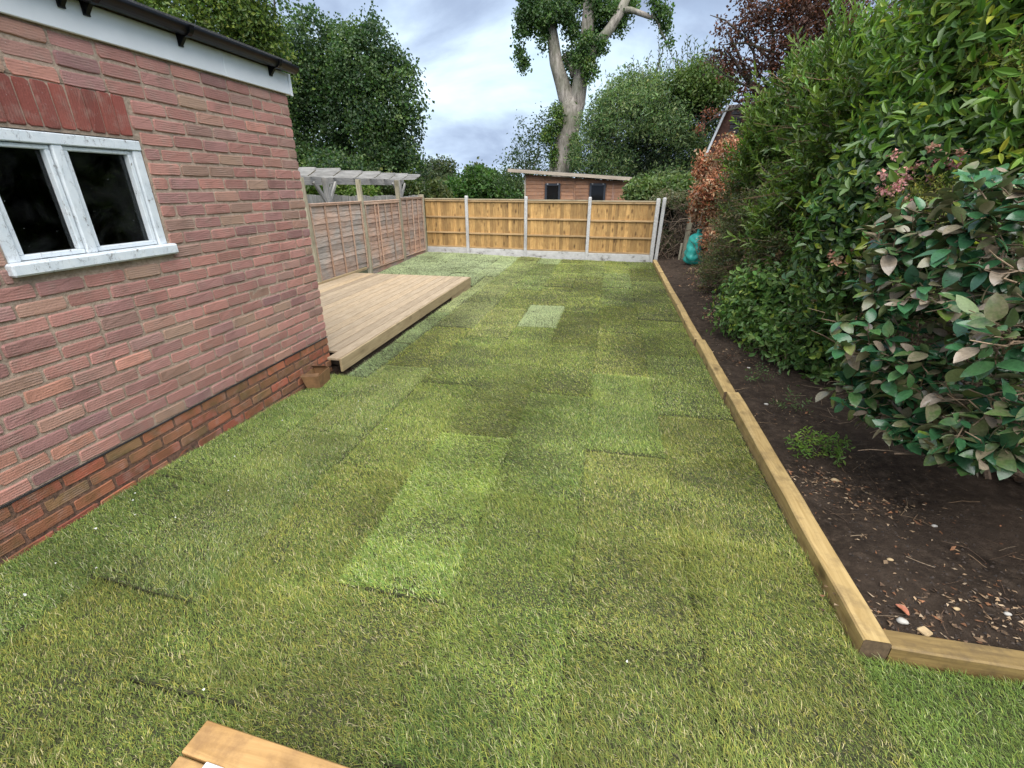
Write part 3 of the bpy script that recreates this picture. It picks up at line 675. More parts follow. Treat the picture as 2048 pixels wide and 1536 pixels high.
bx('lower_fascia_board', (DX1-.004, 8.02, DZ-.26), (DX1+.020, DY1+.026, DZ-.153), DKF, deck, .003)
bx('end_fascia', (DX0, DY1+.006, DZ-.125), (DX1-.006, DY1+.029, DZ-.003), DKF, deck, .003)
bx('end_lower_fascia', (DX0, DY1+.003, DZ-.235), (DX1-.006, DY1+.025, DZ-.128), DKF, deck, .003)
bx('edge_batten', (DX0-.045, 4.6, DZ-.02), (DX0-.003, DY1+.55, DZ+.035), DKF, deck, .004)
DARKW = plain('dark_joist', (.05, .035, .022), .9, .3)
for yy in (4.5, 5.4, 6.3, 7.2, 8.1, 9.1):
    bx('joist', (DX0, yy, -.01), (DX1-.03, yy+.047, DZ-.028), DARKW, deck, .003)
mb = MB(); mb.box((DX1-.045, 4.45, -.1), (DX1-.028, DY1-.1, DZ-.03)); ob('void_shade_sheet', mb.mesh('void_shade_sheet', DARKW, False, False), deck)  # dark sheet standing in for the shade of the void under the deck

# ================================================================== corner of the step deck by the house
STEPW = wood('step_timber', (.34, .19, .062), (.60, .37, .15), 0, 24, 8, .6, .35, .6, .08, ((.20, .11, .05), .5))
step = thing('timber_step', 'orange brown timber step top with two boards and a white packer', 'step', (-1.237, .771, 0)); step.rotation_euler = (0, 0, -.058)
for i, (y0, y1) in enumerate(((.668, .771), (.560, .660), (.452, .552))):
    bx('step_board', (-1.237+.004*i, y0, .172), (.55, y1, .2), STEPW, step, .004)
bx('step_frame', (-1.205, .46, -.05), (-1.165, .745, .170), DARKW, step, .003); bx('step_frame', (-1.163, .70, -.05), (.5, .745, .170), DARKW, step, .003)
bx('white_packer', (-1.13, .600, .1715), (-1.06, .667, .2035), WPVC, step, .003)

# ================================================================== back fence
CONC, t = newmat('concrete'); p = N(t, 'ShaderNodeNewGeometry', out='Position'); n_ = NOISE(t, p, 22, 6, .7)
cc = RAMP(t, n_, [(.3, (0.390, 0.390, 0.390)), (.7, (0.624, 0.617, 0.598))]); cc = MX(t, RAMP(t, NOISE(t, VM(t, 'MULTIPLY', p, (5, 5, 1.5)), 1, 4), [(.5, 0), (.72, .5)]), cc, (.22, .21, .19))
OUT(t, PR(t, cc, .9, BUMP(t, NOISE(t, p, 90, 4), .5, .006)))
GRAV, t = newmat('gravel_board_concrete'); p = N(t, 'ShaderNodeNewGeometry', out='Position'); n_ = NOISE(t, VM(t, 'MULTIPLY', p, (6, 6, 9)), 1, 5, .65)
OUT(t, PR(t, RAMP(t, n_, [(.33, (.18, .17, .15)), (.43, (.48, .475, .46)), (.7, (.62, .615, .60))]), .9, BUMP(t, NOISE(t, p, 60, 4), .4, .006)))
FB = wood('new_fence_board', (.38, .20, .065), (.70, .45, .17), 2, 40, 12, .75, .3, .9, .42, ((.20, .115, .05), .3))
FR = wood('new_fence_rail', (.36, .22, .10), (.60, .42, .22), 0, 40, 12, .75, .3, .5, .15)
FC = wood('fence_capping', (.36, .29, .18), (.55, .46, .31), 0, 40, 12, .8, .3, .3, .1)
px_ = [1.225, -.565, -2.335, -4.085, -5.42]
def fy(x): return 13.42-.04*(x-1.225)
def post(x, y, w_, d, z, label, group=None, lean=0.0):
    bm = bmesh.new(); bmesh.ops.create_cube(bm, size=1)
    for v in bm.verts: v.co = Vector((v.co.x*w_, v.co.y*d, (v.co.z+.5)*(z+.15)-.15))
    top = [f for f in bm.faces if f.normal.z > .9]
    r = bmesh.ops.inset_region(bm, faces=top, thickness=.018, depth=.028)
    bmesh.ops.bevel(bm, geom=[e for e in bm.edges if abs((e.verts[0].co-e.verts[1].co).z) > .5], offset=.008, segments=1, affect='EDGES')
    me = bpy.data.meshes.new('post'); bm.to_mesh(me); bm.free(); me.materials.append(CONC)
    o = ob('concrete_post', me, None, (x, y, 0), (0, lean, 0)); return tag(o, label, 'fence post', group)
names = ['', 'slim concrete fence post between the first two panels left of the twin posts', 'slim concrete fence post in front of the shed corner', 'slim concrete fence post between the narrow corner panel and its neighbour']
for i in (1, 2, 3):
    zt = 1.615+.01*i
    post(px_[i], fy(px_[i]), .085, .10, zt, names[i])
post(1.19, 13.40, .10, .10, 1.60, 'concrete end post of the back fence, beside the leaning one', None, .012)
post(1.315, 13.41, .085, .10, 1.62, 'thin leaning concrete post touching the fence end post', None, .03)
plabels = ['new golden closeboard fence panel ending at the twin concrete posts', 'new golden closeboard fence panel below the shed windows', 'new golden closeboard fence panel left of the shed', 'narrow golden closeboard fence panel in the corner by the lap fence']
glabels = ['white stained concrete gravel board ending at the twin posts', 'concrete gravel board under the panel below the shed windows', 'concrete gravel board under the panel left of the shed', 'short dirty concrete gravel board in the fence corner']
for i in range(4):
    xb, xa = px_[i]-(.055 if i == 0 else .044), px_[i+1]+.044
    y = (fy(xa)+fy(xb))/2; yr = math.atan(-.04)
    z0 = .195+.015*i; zt = 1.565+.012*i
    pn = thing('fence_panel', plabels[i], 'fence panel', ((xa+xb)/2, y, z0), None)
    pn.rotation_euler = (0, 0, yr); L = xb-xa; rx = -L/2
    def loc(name, lo, hi, mat, bev=.003, rot=None):
        lo, hi = Vector(lo), Vector(hi); d = hi-lo
        o = bpy.data.objects.new(name, boxmesh(d.x, d.y, d.z, mat, bev, name)); COL.objects.link(o); o.parent = pn; o.location = (lo+hi)/2
        if rot: o.rotation_euler = rot
        return o
    nbd = max(4, round(L/.0945)); wb = L/nbd; hgt = zt-z0
    for k in range(nbd):
        dz = random.uniform(-.004, .004)
        loc('board', (rx+k*wb-.006, .022, .0), (rx+(k+1)*wb+.006, .034, round(hgt-.032, 3)), FB, .0025, (0, 0, .10))
    for zz_ in (.40, .835): loc('rail', (rx+.002, -.02, zz_), (rx+L-.002, .0155, zz_+.045), FR)
    loc('rail', (rx+.002, -.02, hgt-.082), (rx+L-.002, .0155, hgt-.032), FR)
    loc('bottom_rail', (rx+.002, -.008, .002), (rx+L-.002, .0155, .042), FR)
    loc('capping', (rx, -.03, hgt-.03), (rx+L, .045, hgt), FC)
    gb = bx('gravel_board', (xa-.012, y-.02, -.13), (xb+.012, y+.022, z0-.004), GRAV, None, .006, (0, 0, yr)); tag(gb, glabels[i], 'gravel board')

# ================================================================== left lap fence and its posts
def lapm(name, c1, c2, grey):
    m, t = newmat(name); p = N(t, 'ShaderNodeNewGeometry', out='Position'); co = OBJC(t)
    g = NOISE(t, VM(t, 'MULTIPLY', co, (40, 5, 60)), 1, 5, .65)
    col = RAMP(t, g, [(.28, c1), (.7, c2)])
    pt = NOISE(t, VM(t, 'MULTIPLY', p, (1, 1.1, 1.5)), 1.3, 4, .6)
    col = MX(t, RAMP(t, pt, [(.38, 0.0), (.62, grey)]), col, RAMP(t, g, [(.3, (.19, .175, .16)), (.7, (.47, .44, .40))]))
    r = N(t, 'ShaderNodeObjectInfo', out='Random'); col = MX(t, 1.0, col, RAMP(t, r, [(0, .72), (1, 1.2)]), 'MULTIPLY')
    OUT(t, PR(t, col, .85, BUMP(t, g, .5, .006))); return m
LAP1 = lapm('lap_board_weathered', (.29, .19, .14), (.58, .42, .33), .95); LAP2 = lapm('lap_board_brown', (.30, .165, .115), (.58, .37, .265), .7)
BAT1 = lapm('lap_batten', (0.338, 0.195, 0.130), (0.598, 0.403, 0.286), .3); OLDW = wood('grey_old_timber', (0.195, 0.189, 0.176), (0.468, 0.455, 0.429), 2, 38, 12, .85, .4, .4, .2); OLDR = wood('grey_rafter', (0.221, 0.215, 0.208), (0.520, 0.514, 0.494), 0, 38, 12, .85, .4, .3, .15)
OLDB = wood('grey_beam', (0.203, 0.196, 0.189), (0.486, 0.479, 0.459), 1, 38, 12, .85, .4, .3, .15)
OLDG = wood('old_greenish_post', (0.250, 0.219, 0.150), (0.525, 0.481, 0.350), 2, 38, 12, .85, .4, .4, .2)
FX = -5.42
def lap_board(L, H, seed):
    g = np.random.default_rng(seed); n = 9; s = np.linspace(-L/2, L/2, n)
    bot = -H/2+g.normal(0, .006, n); V = []
    for i in range(n): V += [(.010, s[i], bot[i]), (-.004, s[i], H/2), (.004, s[i], bot[i]), (-.010, s[i], H/2)]
    F = []
    for i in range(n-1):
        a = i*4; F += [(a, a+4, a+5, a+1), (a+2, a+3, a+7, a+6), (a, a+2, a+6, a+4), (a+1, a+5, a+7, a+3)]
    return npmesh('lap_board', np.array(V), np.array(F))
def lap_panel(y0, y1, z0, z1, mat, label, bats, sag=0.0, nlap=14, seed=0):
    pn = thing('lap_fence_panel', label, 'fence panel', (FX, (y0+y1)/2, z0)); L = y1-y0; h = (z1-z0-.06)/nlap
    vars_ = []
    for v in range(4):
        me = lap_board(L-.004, h+.028, seed*10+v); me.materials.append(mat); vars_.append(me)
    for k in range(nlap):
        zc = z0+.03+h*(k+.5)
        o = ob('lap_board', vars_[k % 4], pn, (FX+.004+random.gauss(0, .002), (y0+y1)/2, zc-sag*.35*(k/nlap)), (random.gauss(0, .006)+(sag*.2 if sag else 0), 0, random.gauss(0, .003)))
    for j, f in enumerate(bats):
        zb = z0+.01 if f >= 0 else z0+.62; f = abs(f)
        yb = y0+.02+f*(L-.04); bx('batten', (FX+.019, yb-.019, zb-.0), (FX+.041, yb+.019, z1-.032-sag), BAT1, pn, .003, (random.gauss(0, .006)+sag*.3, 0, 0))
    bx('top_rail', (FX+.016, y0, z1-.03-sag), (FX+.047, y1, z1-sag*.4), BAT1, pn, .003); bx('bottom_rail', (FX+.019, y0, z0-.02), (FX+.043, y1, z0+.009), BAT1, pn, .003)
    bx('capping', (FX-.03, y0-.004, z1+.002-sag*.4), (FX+.052, y1+.004, z1+.020-sag*.3), BAT1, pn, .003)
    return pn
lap_panel(8.03, 9.94, .20, 1.60, LAP1, 'grey weathered lap fence panel standing behind the timber deck', (0.0, .25, .5, .75, 1.0), 0, 13, 1)
lap_panel(10.06, 11.9, .14, 1.60, LAP2, 'sagging brown lap fence panel between two tall leaning posts', (0.02, .27, .36, -.56, .76, 1.0), .035, 14, 2)
lap_panel(12.02, 13.52, .17, 1.62, LAP2, 'straight red brown lap fence panel nearest the golden back fence', (0, .25, .5, .75, 1.0), 0, 14, 3)
for (y0, y1, l) in ((10.06, 11.9, 'long brown gravel plank under the sagging lap panel'), (12.02, 13.52, 'short brown gravel plank under the straight lap panel')):
    tag(bx('gravel_plank', (FX-.012, y0, -.1), (FX+.014, y1, .118 if y0 < 11 else .148), LAP2, None, .003), l, 'plank')
for (y, zt, ln, lab) in ((7.955, 2.06, .03, 'grey timber fence post rising beside the brick corner'), (10.0, 2.05, .035, 'tall pale timber post between grey and sagging lap panels'), (11.96, 2.06, .03, 'tall pale timber post between sagging and straight lap panels')):
    o = bx('tall_fence_post', (FX-.035, y-.045, -.1), (FX+.055, y+.045, zt), OLDG, None, .005, (-.0, -ln*.6, 0)); tag(o, lab, 'fence post')
for dy, xx, l in ((13.58, FX+.01, 'weathered timber post where the lap fence meets the golden fence'), (13.66, FX-.09, 'second weathered corner post standing behind its twin')):
    tag(bx('corner_post', (xx-.04, dy-.035, -.1), (xx+.04, dy+.04, 1.70), OLDG, None, .005), l, 'fence post')

# ================================================================== pergola behind the lap fence
pg = thing('pergola', 'weathered grey pergola with notched rafter ends above the lap fence', 'pergola', (-6.9, 11.2, 0))
def rafter_mesh(L, H, T, mat, axis):
    pr = [(-L/2, H/2), (-L/2, .02), (-L/2+.05, -.005), (-L/2+.11, -H/2+.03), (-L/2+.18, -H/2), (L/2-.18, -H/2), (L/2-.11, -H/2+.03), (L/2-.05, -.005), (L/2, .02), (L/2, H/2)]
    n = len(pr); V = []
    for tt in (-T/2, T/2): V += [((u, tt, w_) if axis == 0 else (tt, u, w_)) for u, w_ in pr]
    bm = bmesh.new(); vs_ = [bm.verts.new(v) for v in V]
    bm.faces.new(vs_[:n]); bm.faces.new(vs_[n:][::-1])
    for i in range(n): k = (i+1) % n; bm.faces.new((vs_[i], vs_[n+i], vs_[n+k], vs_[k]))
    bmesh.ops.recalc_face_normals(bm, faces=bm.faces); me = bpy.data.meshes.new('rafter'); bm.to_mesh(me); bm.free(); me.materials.append(mat); return me
rm = rafter_mesh(3.6, .145, .05, OLDR, 0)
for y in (8.3, 9.17, 10.04, 10.9, 11.7, 12.5, 13.35): ob('rafter', rm, pg, (-5.33-1.8, y, 2.165), (0, random.gauss(0, .004), random.gauss(0, .004)))
bmm = rafter_mesh(5.7, .14, .05, OLDB, 1)
for x in (-6.05, -8.4): ob('beam', bmm, pg, (x, 10.95, 2.02))
for x, y in ((-6.05, 9.62), (-6.05, 13.35), (-8.4, 9.62), (-8.4, 13.35)):
    bx('post', (x+.027, y-.05, -.1), (x+.125, y+.05, 2.085), OLDW, pg, .005)
    for s in (-1, 1):
        o = bx('brace', (x+.04, y-.03, 1.55), (x+.085, y+.03, 2.08), OLDW, pg, .004, (-s*.72, 0, 0)); o.location.y += s*.24; o.location.z += -.02
# neighbour's grey boundary fence carrying on behind the pergola
nf = thing('grey_boundary_fence', 'old grey vertical board fence behind the pergola', 'fence', (-9.5, 14.1, 0))
for i in range(66):
    x = -5.56-i*.125; y = 13.95+.02*i*.125; zt = 1.66+.02*math.sin(i*.9)+random.gauss(0, .008)
    o = ob('board', boxmesh(.118, .018, 1.7, OLDW, .003), nf, (x, y+(.008 if i % 2 else 0), zt-.85))
bx('rail', (-13.8, 13.98, 1.2), (-5.5, 14.0, 1.28), OLDW, nf, .004, (0, 0, -.02))

# ================================================================== shed behind the golden fence
SHW = wood('shed_cladding', (.32, .155, .09), (.62, .34, .20), 0, 30, 12, .85, .35, .3, .3, ((.27, .20, .17), .45))
SHT = wood('shed_trim', (.32, .26, .20), (.54, .47, .38), 0, 30, 12, .85, .3, .2, .1)
ANTH = plain('anthracite_frame', (.035, .042, .055), .4, .1, 5, .05)
SGL, t = newmat('shed_glass'); OUT(t, PR(t, (.012, .013, .014), .06, Specular_IOR_Level=.35))
shed = thing('garden_shed', 'brown horizontally clad garden shed with two grey framed windows and sloping roof', 'shed', (-1.2, 18.3, 0))
SX0, SX1, SY0, SY1 = -2.98, .52, 17.0, 19.6
def rz(x): return 2.30-(x-SX0)*(.24/3.5)
mb = MB()
mb.add([(SX0, SY0+.02, 0), (SX1, SY0+.02, 0), (SX1, SY0+.02, rz(SX1)), (SX0, SY0+.02, rz(SX0)), (SX0, SY1, 0), (SX1, SY1, 0), (SX1, SY1, rz(SX1)), (SX0, SY1, rz(SX0))], [(0, 1, 2, 3), (5, 4, 7, 6), (4, 0, 3, 7), (1, 5, 6, 2)])
ob('wall', mb.mesh('wall', SHW, False, False), shed)
wins = ((-2.27, -1.74), (-.755, -.215)); k = 0; z = .3
while z < 2.2:
    zt = min(z+.118, 2.26)
    for xa, xb in ((SX0+.05, wins[0][0]-.035), (wins[0][1]+.035, -1.28), (-1.22, wins[1][0]-.035), (wins[1][1]+.035, SX1-.04)):
        xs = [xa, xb]
        while rz(xs[1])-.01 < zt and xs[1]-.2 > xs[0]: xs[1] -= .15
        if rz(xs[1])-.01 >= zt: bx('cladding_board', (xs[0], SY0, z+.003), (xs[1], SY0+.022, zt-.003), SHW, shed, .005, (-.05, 0, 0))
    if zt > 2.04:
        for xa, xb in ((wins[0][0]-.03, wins[0][1]+.03), (wins[1][0]-.03, wins[1][1]+.03)):
            if rz(xb) > zt: bx('cladding_board', (xa, SY0, z+.003), (xb, SY0+.022, zt-.003), SHW, shed, .005)
    z += .12
bx('centre_batten', (-1.276, SY0-.012, .1), (-1.224, SY0+.02, rz(-1.22)-.02), SHW, shed, .003)
bx('corner_batten', (SX0-.01, SY0-.012, .1), (SX0+.045, SY0+.02, rz(SX0)-.02), SHT, shed, .003)
bx('corner_batten', (SX1-.035, SY0-.012, .1), (SX1+.01, SY0+.02, rz(SX1)-.02), SHT, shed, .003)
for xa, xb in wins:
    wn = ob('window', None, shed, ((xa+xb)/2, SY0, 1.2)); z0, z1 = 1.05, 2.015
    bx('frame', (xa, SY0-.03, z0), (xa+.07, SY0+.02, z1), ANTH, wn, .004); bx('frame', (xb-.07, SY0-.03, z0), (xb, SY0+.02, z1), ANTH, wn, .004)
    bx('frame', (xa+.07, SY0-.03, z1-.075), (xb-.07, SY0+.02, z1), ANTH, wn, .004); bx('frame', (xa+.07, SY0-.03, z0), (xb-.07, SY0+.02, z0+.07), ANTH, wn, .004)
    bx('pane', (xa+.07, SY0-.008, z0+.07), (xb-.07, SY0+.002, z1-.075), SGL, wn, 0)
    for q in (xa+.09, xb-.09): bx('vent_cap', (q-.025, SY0-.036, z1-.03), (q+.025, SY0-.031, z1-.012), WPVC, wn, 0)
for q in (.02, .06): bx('conduit', (q-.01, SY0-.03, .4), (q+.01, SY0-.012, 2.0 if q < .05 else 1.75), plain('pink_pipe', (.5, .33, .27), .6), shed, .004)
ra = math.atan(.24/3.5); L = (SX1-SX0)+.62
for nm_, y0, y1, z0, z1, mt in (('roof', SY0-.28, SY1+.2, .065, .10, FELT), ('verge_board', SY0-.31, SY0-.283, -.015, .085, SHT)):
    o = bx(nm_, (-L/2, y0, z0), (L/2, y1, z1), mt, shed, .004, (0, ra, 0)); o.location = Vector((-1.46, (y0+y1)/2, 2.24+(z0+z1)/2))-wloc(shed)

# ================================================================== neighbour house gable far right
RB, t = newmat('red_tile'); p = N(t, 'ShaderNodeNewGeometry', out='Position'); br = N(t, 'ShaderNodeTexBrick', {'Vector': VM(t, 'MULTIPLY', N(t, 'ShaderNodeTexCoord', out='Object'), (1, 1, 1)), 'Color1': (.36, .10, .06, 1), 'Color2': (.28, .085, .055, 1), 'Mortar': (.16, .08, .06, 1), 'Scale': 6.0})
OUT(t, PR(t, MX(t, 1.0, br, RAMP(t, NOISE(t, p, 5, 4), [(.3, .7), (.7, 1.25)]), 'MULTIPLY'), .9))
hs = thing('red_brick_house', 'red brick house gable with pale verge half hidden by dead climber', 'house', tuple(at(1457, 214, 17.5)*np.array((1, 1, 0)))); hs.rotation_euler = (0, 0, -.26)
A, B = at(1457, 214, 17.5), at(1416, 303, 17.5)
sl_ = (A[2]-B[2])/(A[0]-B[0]); ex = A[0]-A[2]/sl_*0
x_e = A[0]-(A[2]-1.6)/sl_; ap = (A[0]+1.6, A[2]+1.6*sl_*.0)
mb = MB(); yb0, yb1 = 17.5, 24.0; zt_ = A[2]
prof = [(x_e, 0), (x_e, 1.6), (A[0], zt_), (A[0]+3.2, zt_), (A[0]+3.2, 0)]
V = [(x, yb0, z) for x, z in prof]+[(x, yb1, z) for x, z in prof]
mb.add(V, [(0, 1, 2, 2), (0, 2, 3, 4), (5, 7, 6, 6), (5, 9, 8, 7), (0, 5, 6, 1), (4, 3, 8, 9)])
ob('wall', mb.mesh('wall', RB, False, False), hs)
mb = MB(); mb.add([(x_e-.06, yb0-.1, 1.52), (A[0]-.06, yb0-.1, zt_+.06), (A[0]-.06, yb1, zt_+.06), (x_e-.06, yb1, 1.52), (x_e-.02, yb0-.1, 1.50), (A[0], yb0-.1, zt_), (A[0], yb1, zt_), (x_e-.02, yb1, 1.50)], [(0, 1, 2, 3), (4, 7, 6, 5), (0, 4, 5, 1)])
ob('roof', mb.mesh('roof', FELT, False, False), hs)
vb = MB(); vb.add([(x_e-.05, yb0-.12, 1.50), (A[0]-.03, yb0-.12, zt_+.07), (A[0]+.015, yb0-.12, zt_+.0), (x_e-.0, yb0-.12, 1.44), (x_e-.05, yb0-.085, 1.50), (A[0]-.03, yb0-.085, zt_+.07), (A[0]+.015, yb0-.085, zt_), (x_e, yb0-.085, 1.44)], [(3, 2, 1, 0), (4, 5, 6, 7), (0, 1, 5, 4), (2, 3, 7, 6)])
ob('verge', vb.mesh('verge', WPVC, False, False), hs)
bx('coping', (A[0]-.02, yb0-.06, zt_-.06), (A[0]+1.2, yb0+.3, zt_+.05), plain('pale_coping', (.42, .36, .32), .9), hs, .01)
for k in range(9): bx('dark_tile', (A[0]+.12+.02*(k % 2), yb0-.03, zt_-.22-k*.13), (A[0]+.42+.02*(k % 2), yb0-.005, zt_-.11-k*.13), plain('grey_tile', (.10, .095, .10), .8), hs, .008)

# ================================================================== old post, green sack
tag(bx('old_timber_post', (2.06, 13.75, -.1), (2.17, 13.86, 1.58), OLDG, None, .012, (0, .06, .2)), 'rough leaning timber post in the bare tangle of stems', 'post')
tag(bx('short_stake', (1.93, 13.55, -.1), (1.97, 13.59, .5), OLDG, None, .006, (0, .05, .2)), 'short grey stake beside the leaning timber post', 'stake')
SACK = plain('teal_sack', (.03, .36, .31), .45, .25, 9, .3)
bm = bmesh.new(); bmesh.ops.create_icosphere(bm, subdivisions=4, radius=1)
for v in bm.verts:
    x, y, z = v.co; h = (z+1)/2; a = math.atan2(y, x)
    r = (.24*(1-.28*max(0, h-.4)))*(1+.07*math.sin(a*5+h*9)+.06*math.sin(h*26+2*math.sin(a*2))+.04*math.sin(a*11-h*13))
    rr = math.sqrt(max(0, 1-abs(z)**6))
    v.co = Vector((math.cos(a)*r*rr+.03*h, math.sin(a)*r*rr, h*.78-.01))
me = bpy.data.meshes.new('sack'); bm.to_mesh(me); bm.free(); me.materials.append(SACK)
for f in me.polygons: f.use_smooth = True
sk = thing('garden_sack', 'wrinkled teal green plastic sack leaning under the dead brown climber', 'sack', (2.14, 12.55, .09))
ob('sack_body', me, sk, (2.14, 12.55, .09), (0, .06, .4))
mb = MB(); mb.tube([(2.17, 12.55, .82), (2.18, 12.56, .87), (2.20, 12.58, .93)], [.05, .04, .05], 8); ob('tied_neck', mb.mesh('tied_neck', SACK, True, False), sk)
# ================================================================== foliage kit
def leaf6(L, w, fold=.18, droop=.25):
    f = w*fold
    V = np.array([(0, 0, 0), (w*.42, .30*L, f), (w*.38, .68*L, f-droop*L*.35), (0, L, -droop*L), (-w*.38, .68*L, f-droop*L*.35), (-w*.42, .30*L, f)])
    return V, np.array([(0, 1, 2), (0, 2, 3), (0, 3, 4), (0, 4, 5)])
def leaf4(L, w, fold=.2, droop=.2):
    V = np.array([(0, 0, 0), (w*.5, .45*L, w*fold), (0, L, -droop*L), (-w*.5, .45*L, w*fold)]); return V, np.array([(0, 1, 2), (0, 2, 3)])
def place(V, p, d, n):
    d = d/np.linalg.norm(d); s = np.cross(d, n); s /= np.linalg.norm(s)+1e-9; n = np.cross(s, d)
    return p+V[:, [0]]*s+V[:, [1]]*d+V[:, [2]]*n
class T:
    def __init__(s): s.V = []; s.F = []; s.I = []; s.n = 0; s.k = 0
    def leaf(s, V, F): s.V.append(V); s.F.append(F+s.n); s.I.append(np.full(len(V), s.k)); s.n += len(V); s.k += 1
    def stem(s, pts, r):
        mb = MB(); mb.tube(pts, r, 3, cap=False); V = mb.V[0]; s.V.append(V); s.F.append(mb.F[0]+s.n); s.I.append(np.full(len(V), -1)); s.n += len(V)
    def done(s): s.V = np.concatenate(s.V); s.F = np.concatenate(s.F); s.I = np.concatenate(s.I); return s
def shoot(nl, length, L, w, t0, t1, seed, stem=.0025, opp=False, lf=leaf6, fold=.18, droop=.2, low=.1, bend=.15):
    g = np.random.default_rng(seed); t_ = T(); z = np.linspace(0, length, 4); b = g.normal(0, bend, 2)*length
    ax = lambda h: np.array([b[0]*(h/length)**2, b[1]*(h/length)**2, h])
    if stem: t_.stem([ax(0), ax(length)], [stem, stem*.5])
    for i in range(nl):
        j = i//2 if opp else i; m = max(1, (nl//2 if opp else nl)-1)
        h = length*(low+(1-low)*j/m); ph = (j*1.57+(i % 2)*math.pi) if opp else i*2.4
        ph += g.normal(0, .25); tl = math.radians(t0+(t1-t0)*h/length+g.normal(0, 9))
        rad = np.array([math.cos(ph), math.sin(ph), 0]); zz_ = np.array([0, 0, 1.0])
        d = math.cos(tl)*zz_+math.sin(tl)*rad; n = math.sin(tl)*zz_-math.cos(tl)*rad
        sc = g.uniform(.75, 1.15); V, F = lf(L*sc, w*sc*g.uniform(.85, 1.1), fold, droop*g.uniform(.3, 1.6)); t_.leaf(place(V, ax(h), d, n), F)
    return t_.done()
def spray(nl, R, L, w, seed, lf=leaf4, down=0.0, flat=.8):
    g = np.random.default_rng(seed); t_ = T()
    for i in range(nl):
        p = g.normal(0, R*.5, 3)*np.array((1, 1, flat)); d = g.normal(0, 1, 3); d[2] = d[2]*.5-down; n = g.normal(0, .6, 3)+np.array((0, 0, .9))
        sc = g.uniform(.7, 1.2); V, F = lf(L*sc, w*sc, .2, .2); t_.leaf(place(V, p, d, n), F)
    return t_.done()
def frames(D):
    D = D/np.linalg.norm(D, axis=1)[:, None]; a = rng.normal(0, 1, D.shape); X = np.cross(D, a); X /= np.linalg.norm(X, axis=1)[:, None]+1e-9
    return np.stack([X, np.cross(D, X), D], -1)
def scatter(temps, P, D, S, C, lv=.22, stem=(.12, .08, .05), hue=.10):
    """instances of the templates joined: returns V, F, C"""
    Vs, Fs, Cs, off = [], [], [], 0; N_ = len(P); which = rng.integers(0, len(temps), N_); R = frames(D)
    for k, tp in enumerate(temps):
        idx = np.where(which == k)[0]; n = len(idx)
        if n == 0: continue
        V = np.einsum('nij,vj->nvi', R[idx], tp.V)*S[idx][:, None, None]+P[idx][:, None, :]
        lvv = rng.uniform(1-lv, 1+lv, (n, tp.k+1, 1))*(1+rng.normal(0, hue, (n, tp.k+1, 3))*np.array((1.0, .3, .6)))
        c = C[idx][:, None, :]*lvv[:, tp.I]; sm_ = tp.I < 0
        if sm_.any(): c[:, sm_] = np.asarray(stem)
        nv = len(tp.V); F = (tp.F[None]+(np.arange(n)*nv)[:, None, None]).reshape(-1, 3)+off
        Vs.append(V.reshape(-1, 3)); Fs.append(F); Cs.append(np.clip(c, .002, 1).reshape(-1, 3)); off += n*nv
    return np.concatenate(Vs), np.concatenate(Fs), np.concatenate(Cs)
def LB(px, py, Y, rx, rz_, ry=None):
    c = at(px, py, Y); d = (c-CP)@FW; r = d/FPX
    return c, np.array((rx*r, (ry if ry else .8*max(rx*r, .2)), rz_*r))
def lobe_pts(lobes, n, sh=(.7, 1.0), bump=.16, zmin=.05, face=None):
    C = np.array([l[0] for l in lobes]); R = np.array([l[1] for l in lobes]); A = (R[:, 0]*R[:, 2]+R[:, 0]*R[:, 1]+R[:, 1]*R[:, 2])
    k = rng.choice(len(lobes), int(n*2.4), p=A/A.sum()); d = rng.normal(0, 1, (len(k), 3)); d /= np.linalg.norm(d, axis=1)[:, None]
    u = rng.uniform(0, 1, len(k))**.5*(sh[1]-sh[0])+sh[0]
    u = u*(1+bump*np.sin(4*d[:, 0]+k*1.7)*np.sin(5*d[:, 2]+k)+bump*.7*np.sin(9*d[:, 0]+7*d[:, 2]+2*d[:, 1]+k*3))
    P = C[k]+R[k]*d*u[:, None]; Nn = d/R[k]; Nn /= np.linalg.norm(Nn, axis=1)[:, None]
    ok = P[:, 2] > zmin
    for j in range(len(lobes)):
        q = (((P-C[j])/R[j])**2).sum(1); ok &= ~((q < .42) & (k != j))
    if face is not None: ok &= ((CP-P)/np.linalg.norm(CP-P, axis=1)[:, None]*Nn).sum(1) > face
    P, Nn, u = P[ok][:n], Nn[ok][:n], u[ok][:n]; return P, Nn, u
def sub(lobes, k=9, r=.42, push=.74):
    out = []
    for c, R_ in lobes:
        for i in range(k):
            d = rng.normal(0, 1, 3); d /= np.linalg.norm(d); s_ = r*rng.uniform(.6, 1.25); out.append((c+R_*d*push, np.minimum(R_, R_.mean()*1.3)*s_))
    return out
def cmix(n, pal, wts, sd=.18):
    c = np.asarray(pal)[rng.choice(len(pal), n, p=np.asarray(wts)/np.sum(wts))]; return c*rng.uniform(1-sd, 1+sd, (n, 1))
def foliage(temps, lobes, n, pal, wts, up=.4, out=.8, jit=.5, size=(.8, 1.2), sh=(.6, 1.0), face=None, lv=.22, stem=(.10, .07, .045), zmin=.05, bump=.16, hue=.10):
    P, Nn, u = lobe_pts(lobes, n, sh, bump, zmin, face); m_ = len(P)
    D = Nn*out+np.array((0, 0, up))+rng.normal(0, jit, (m_, 3)); return scatter(temps, P, D, rng.uniform(*size, m_), cmix(m_, pal, wts), lv, stem, hue)
TRI = {}
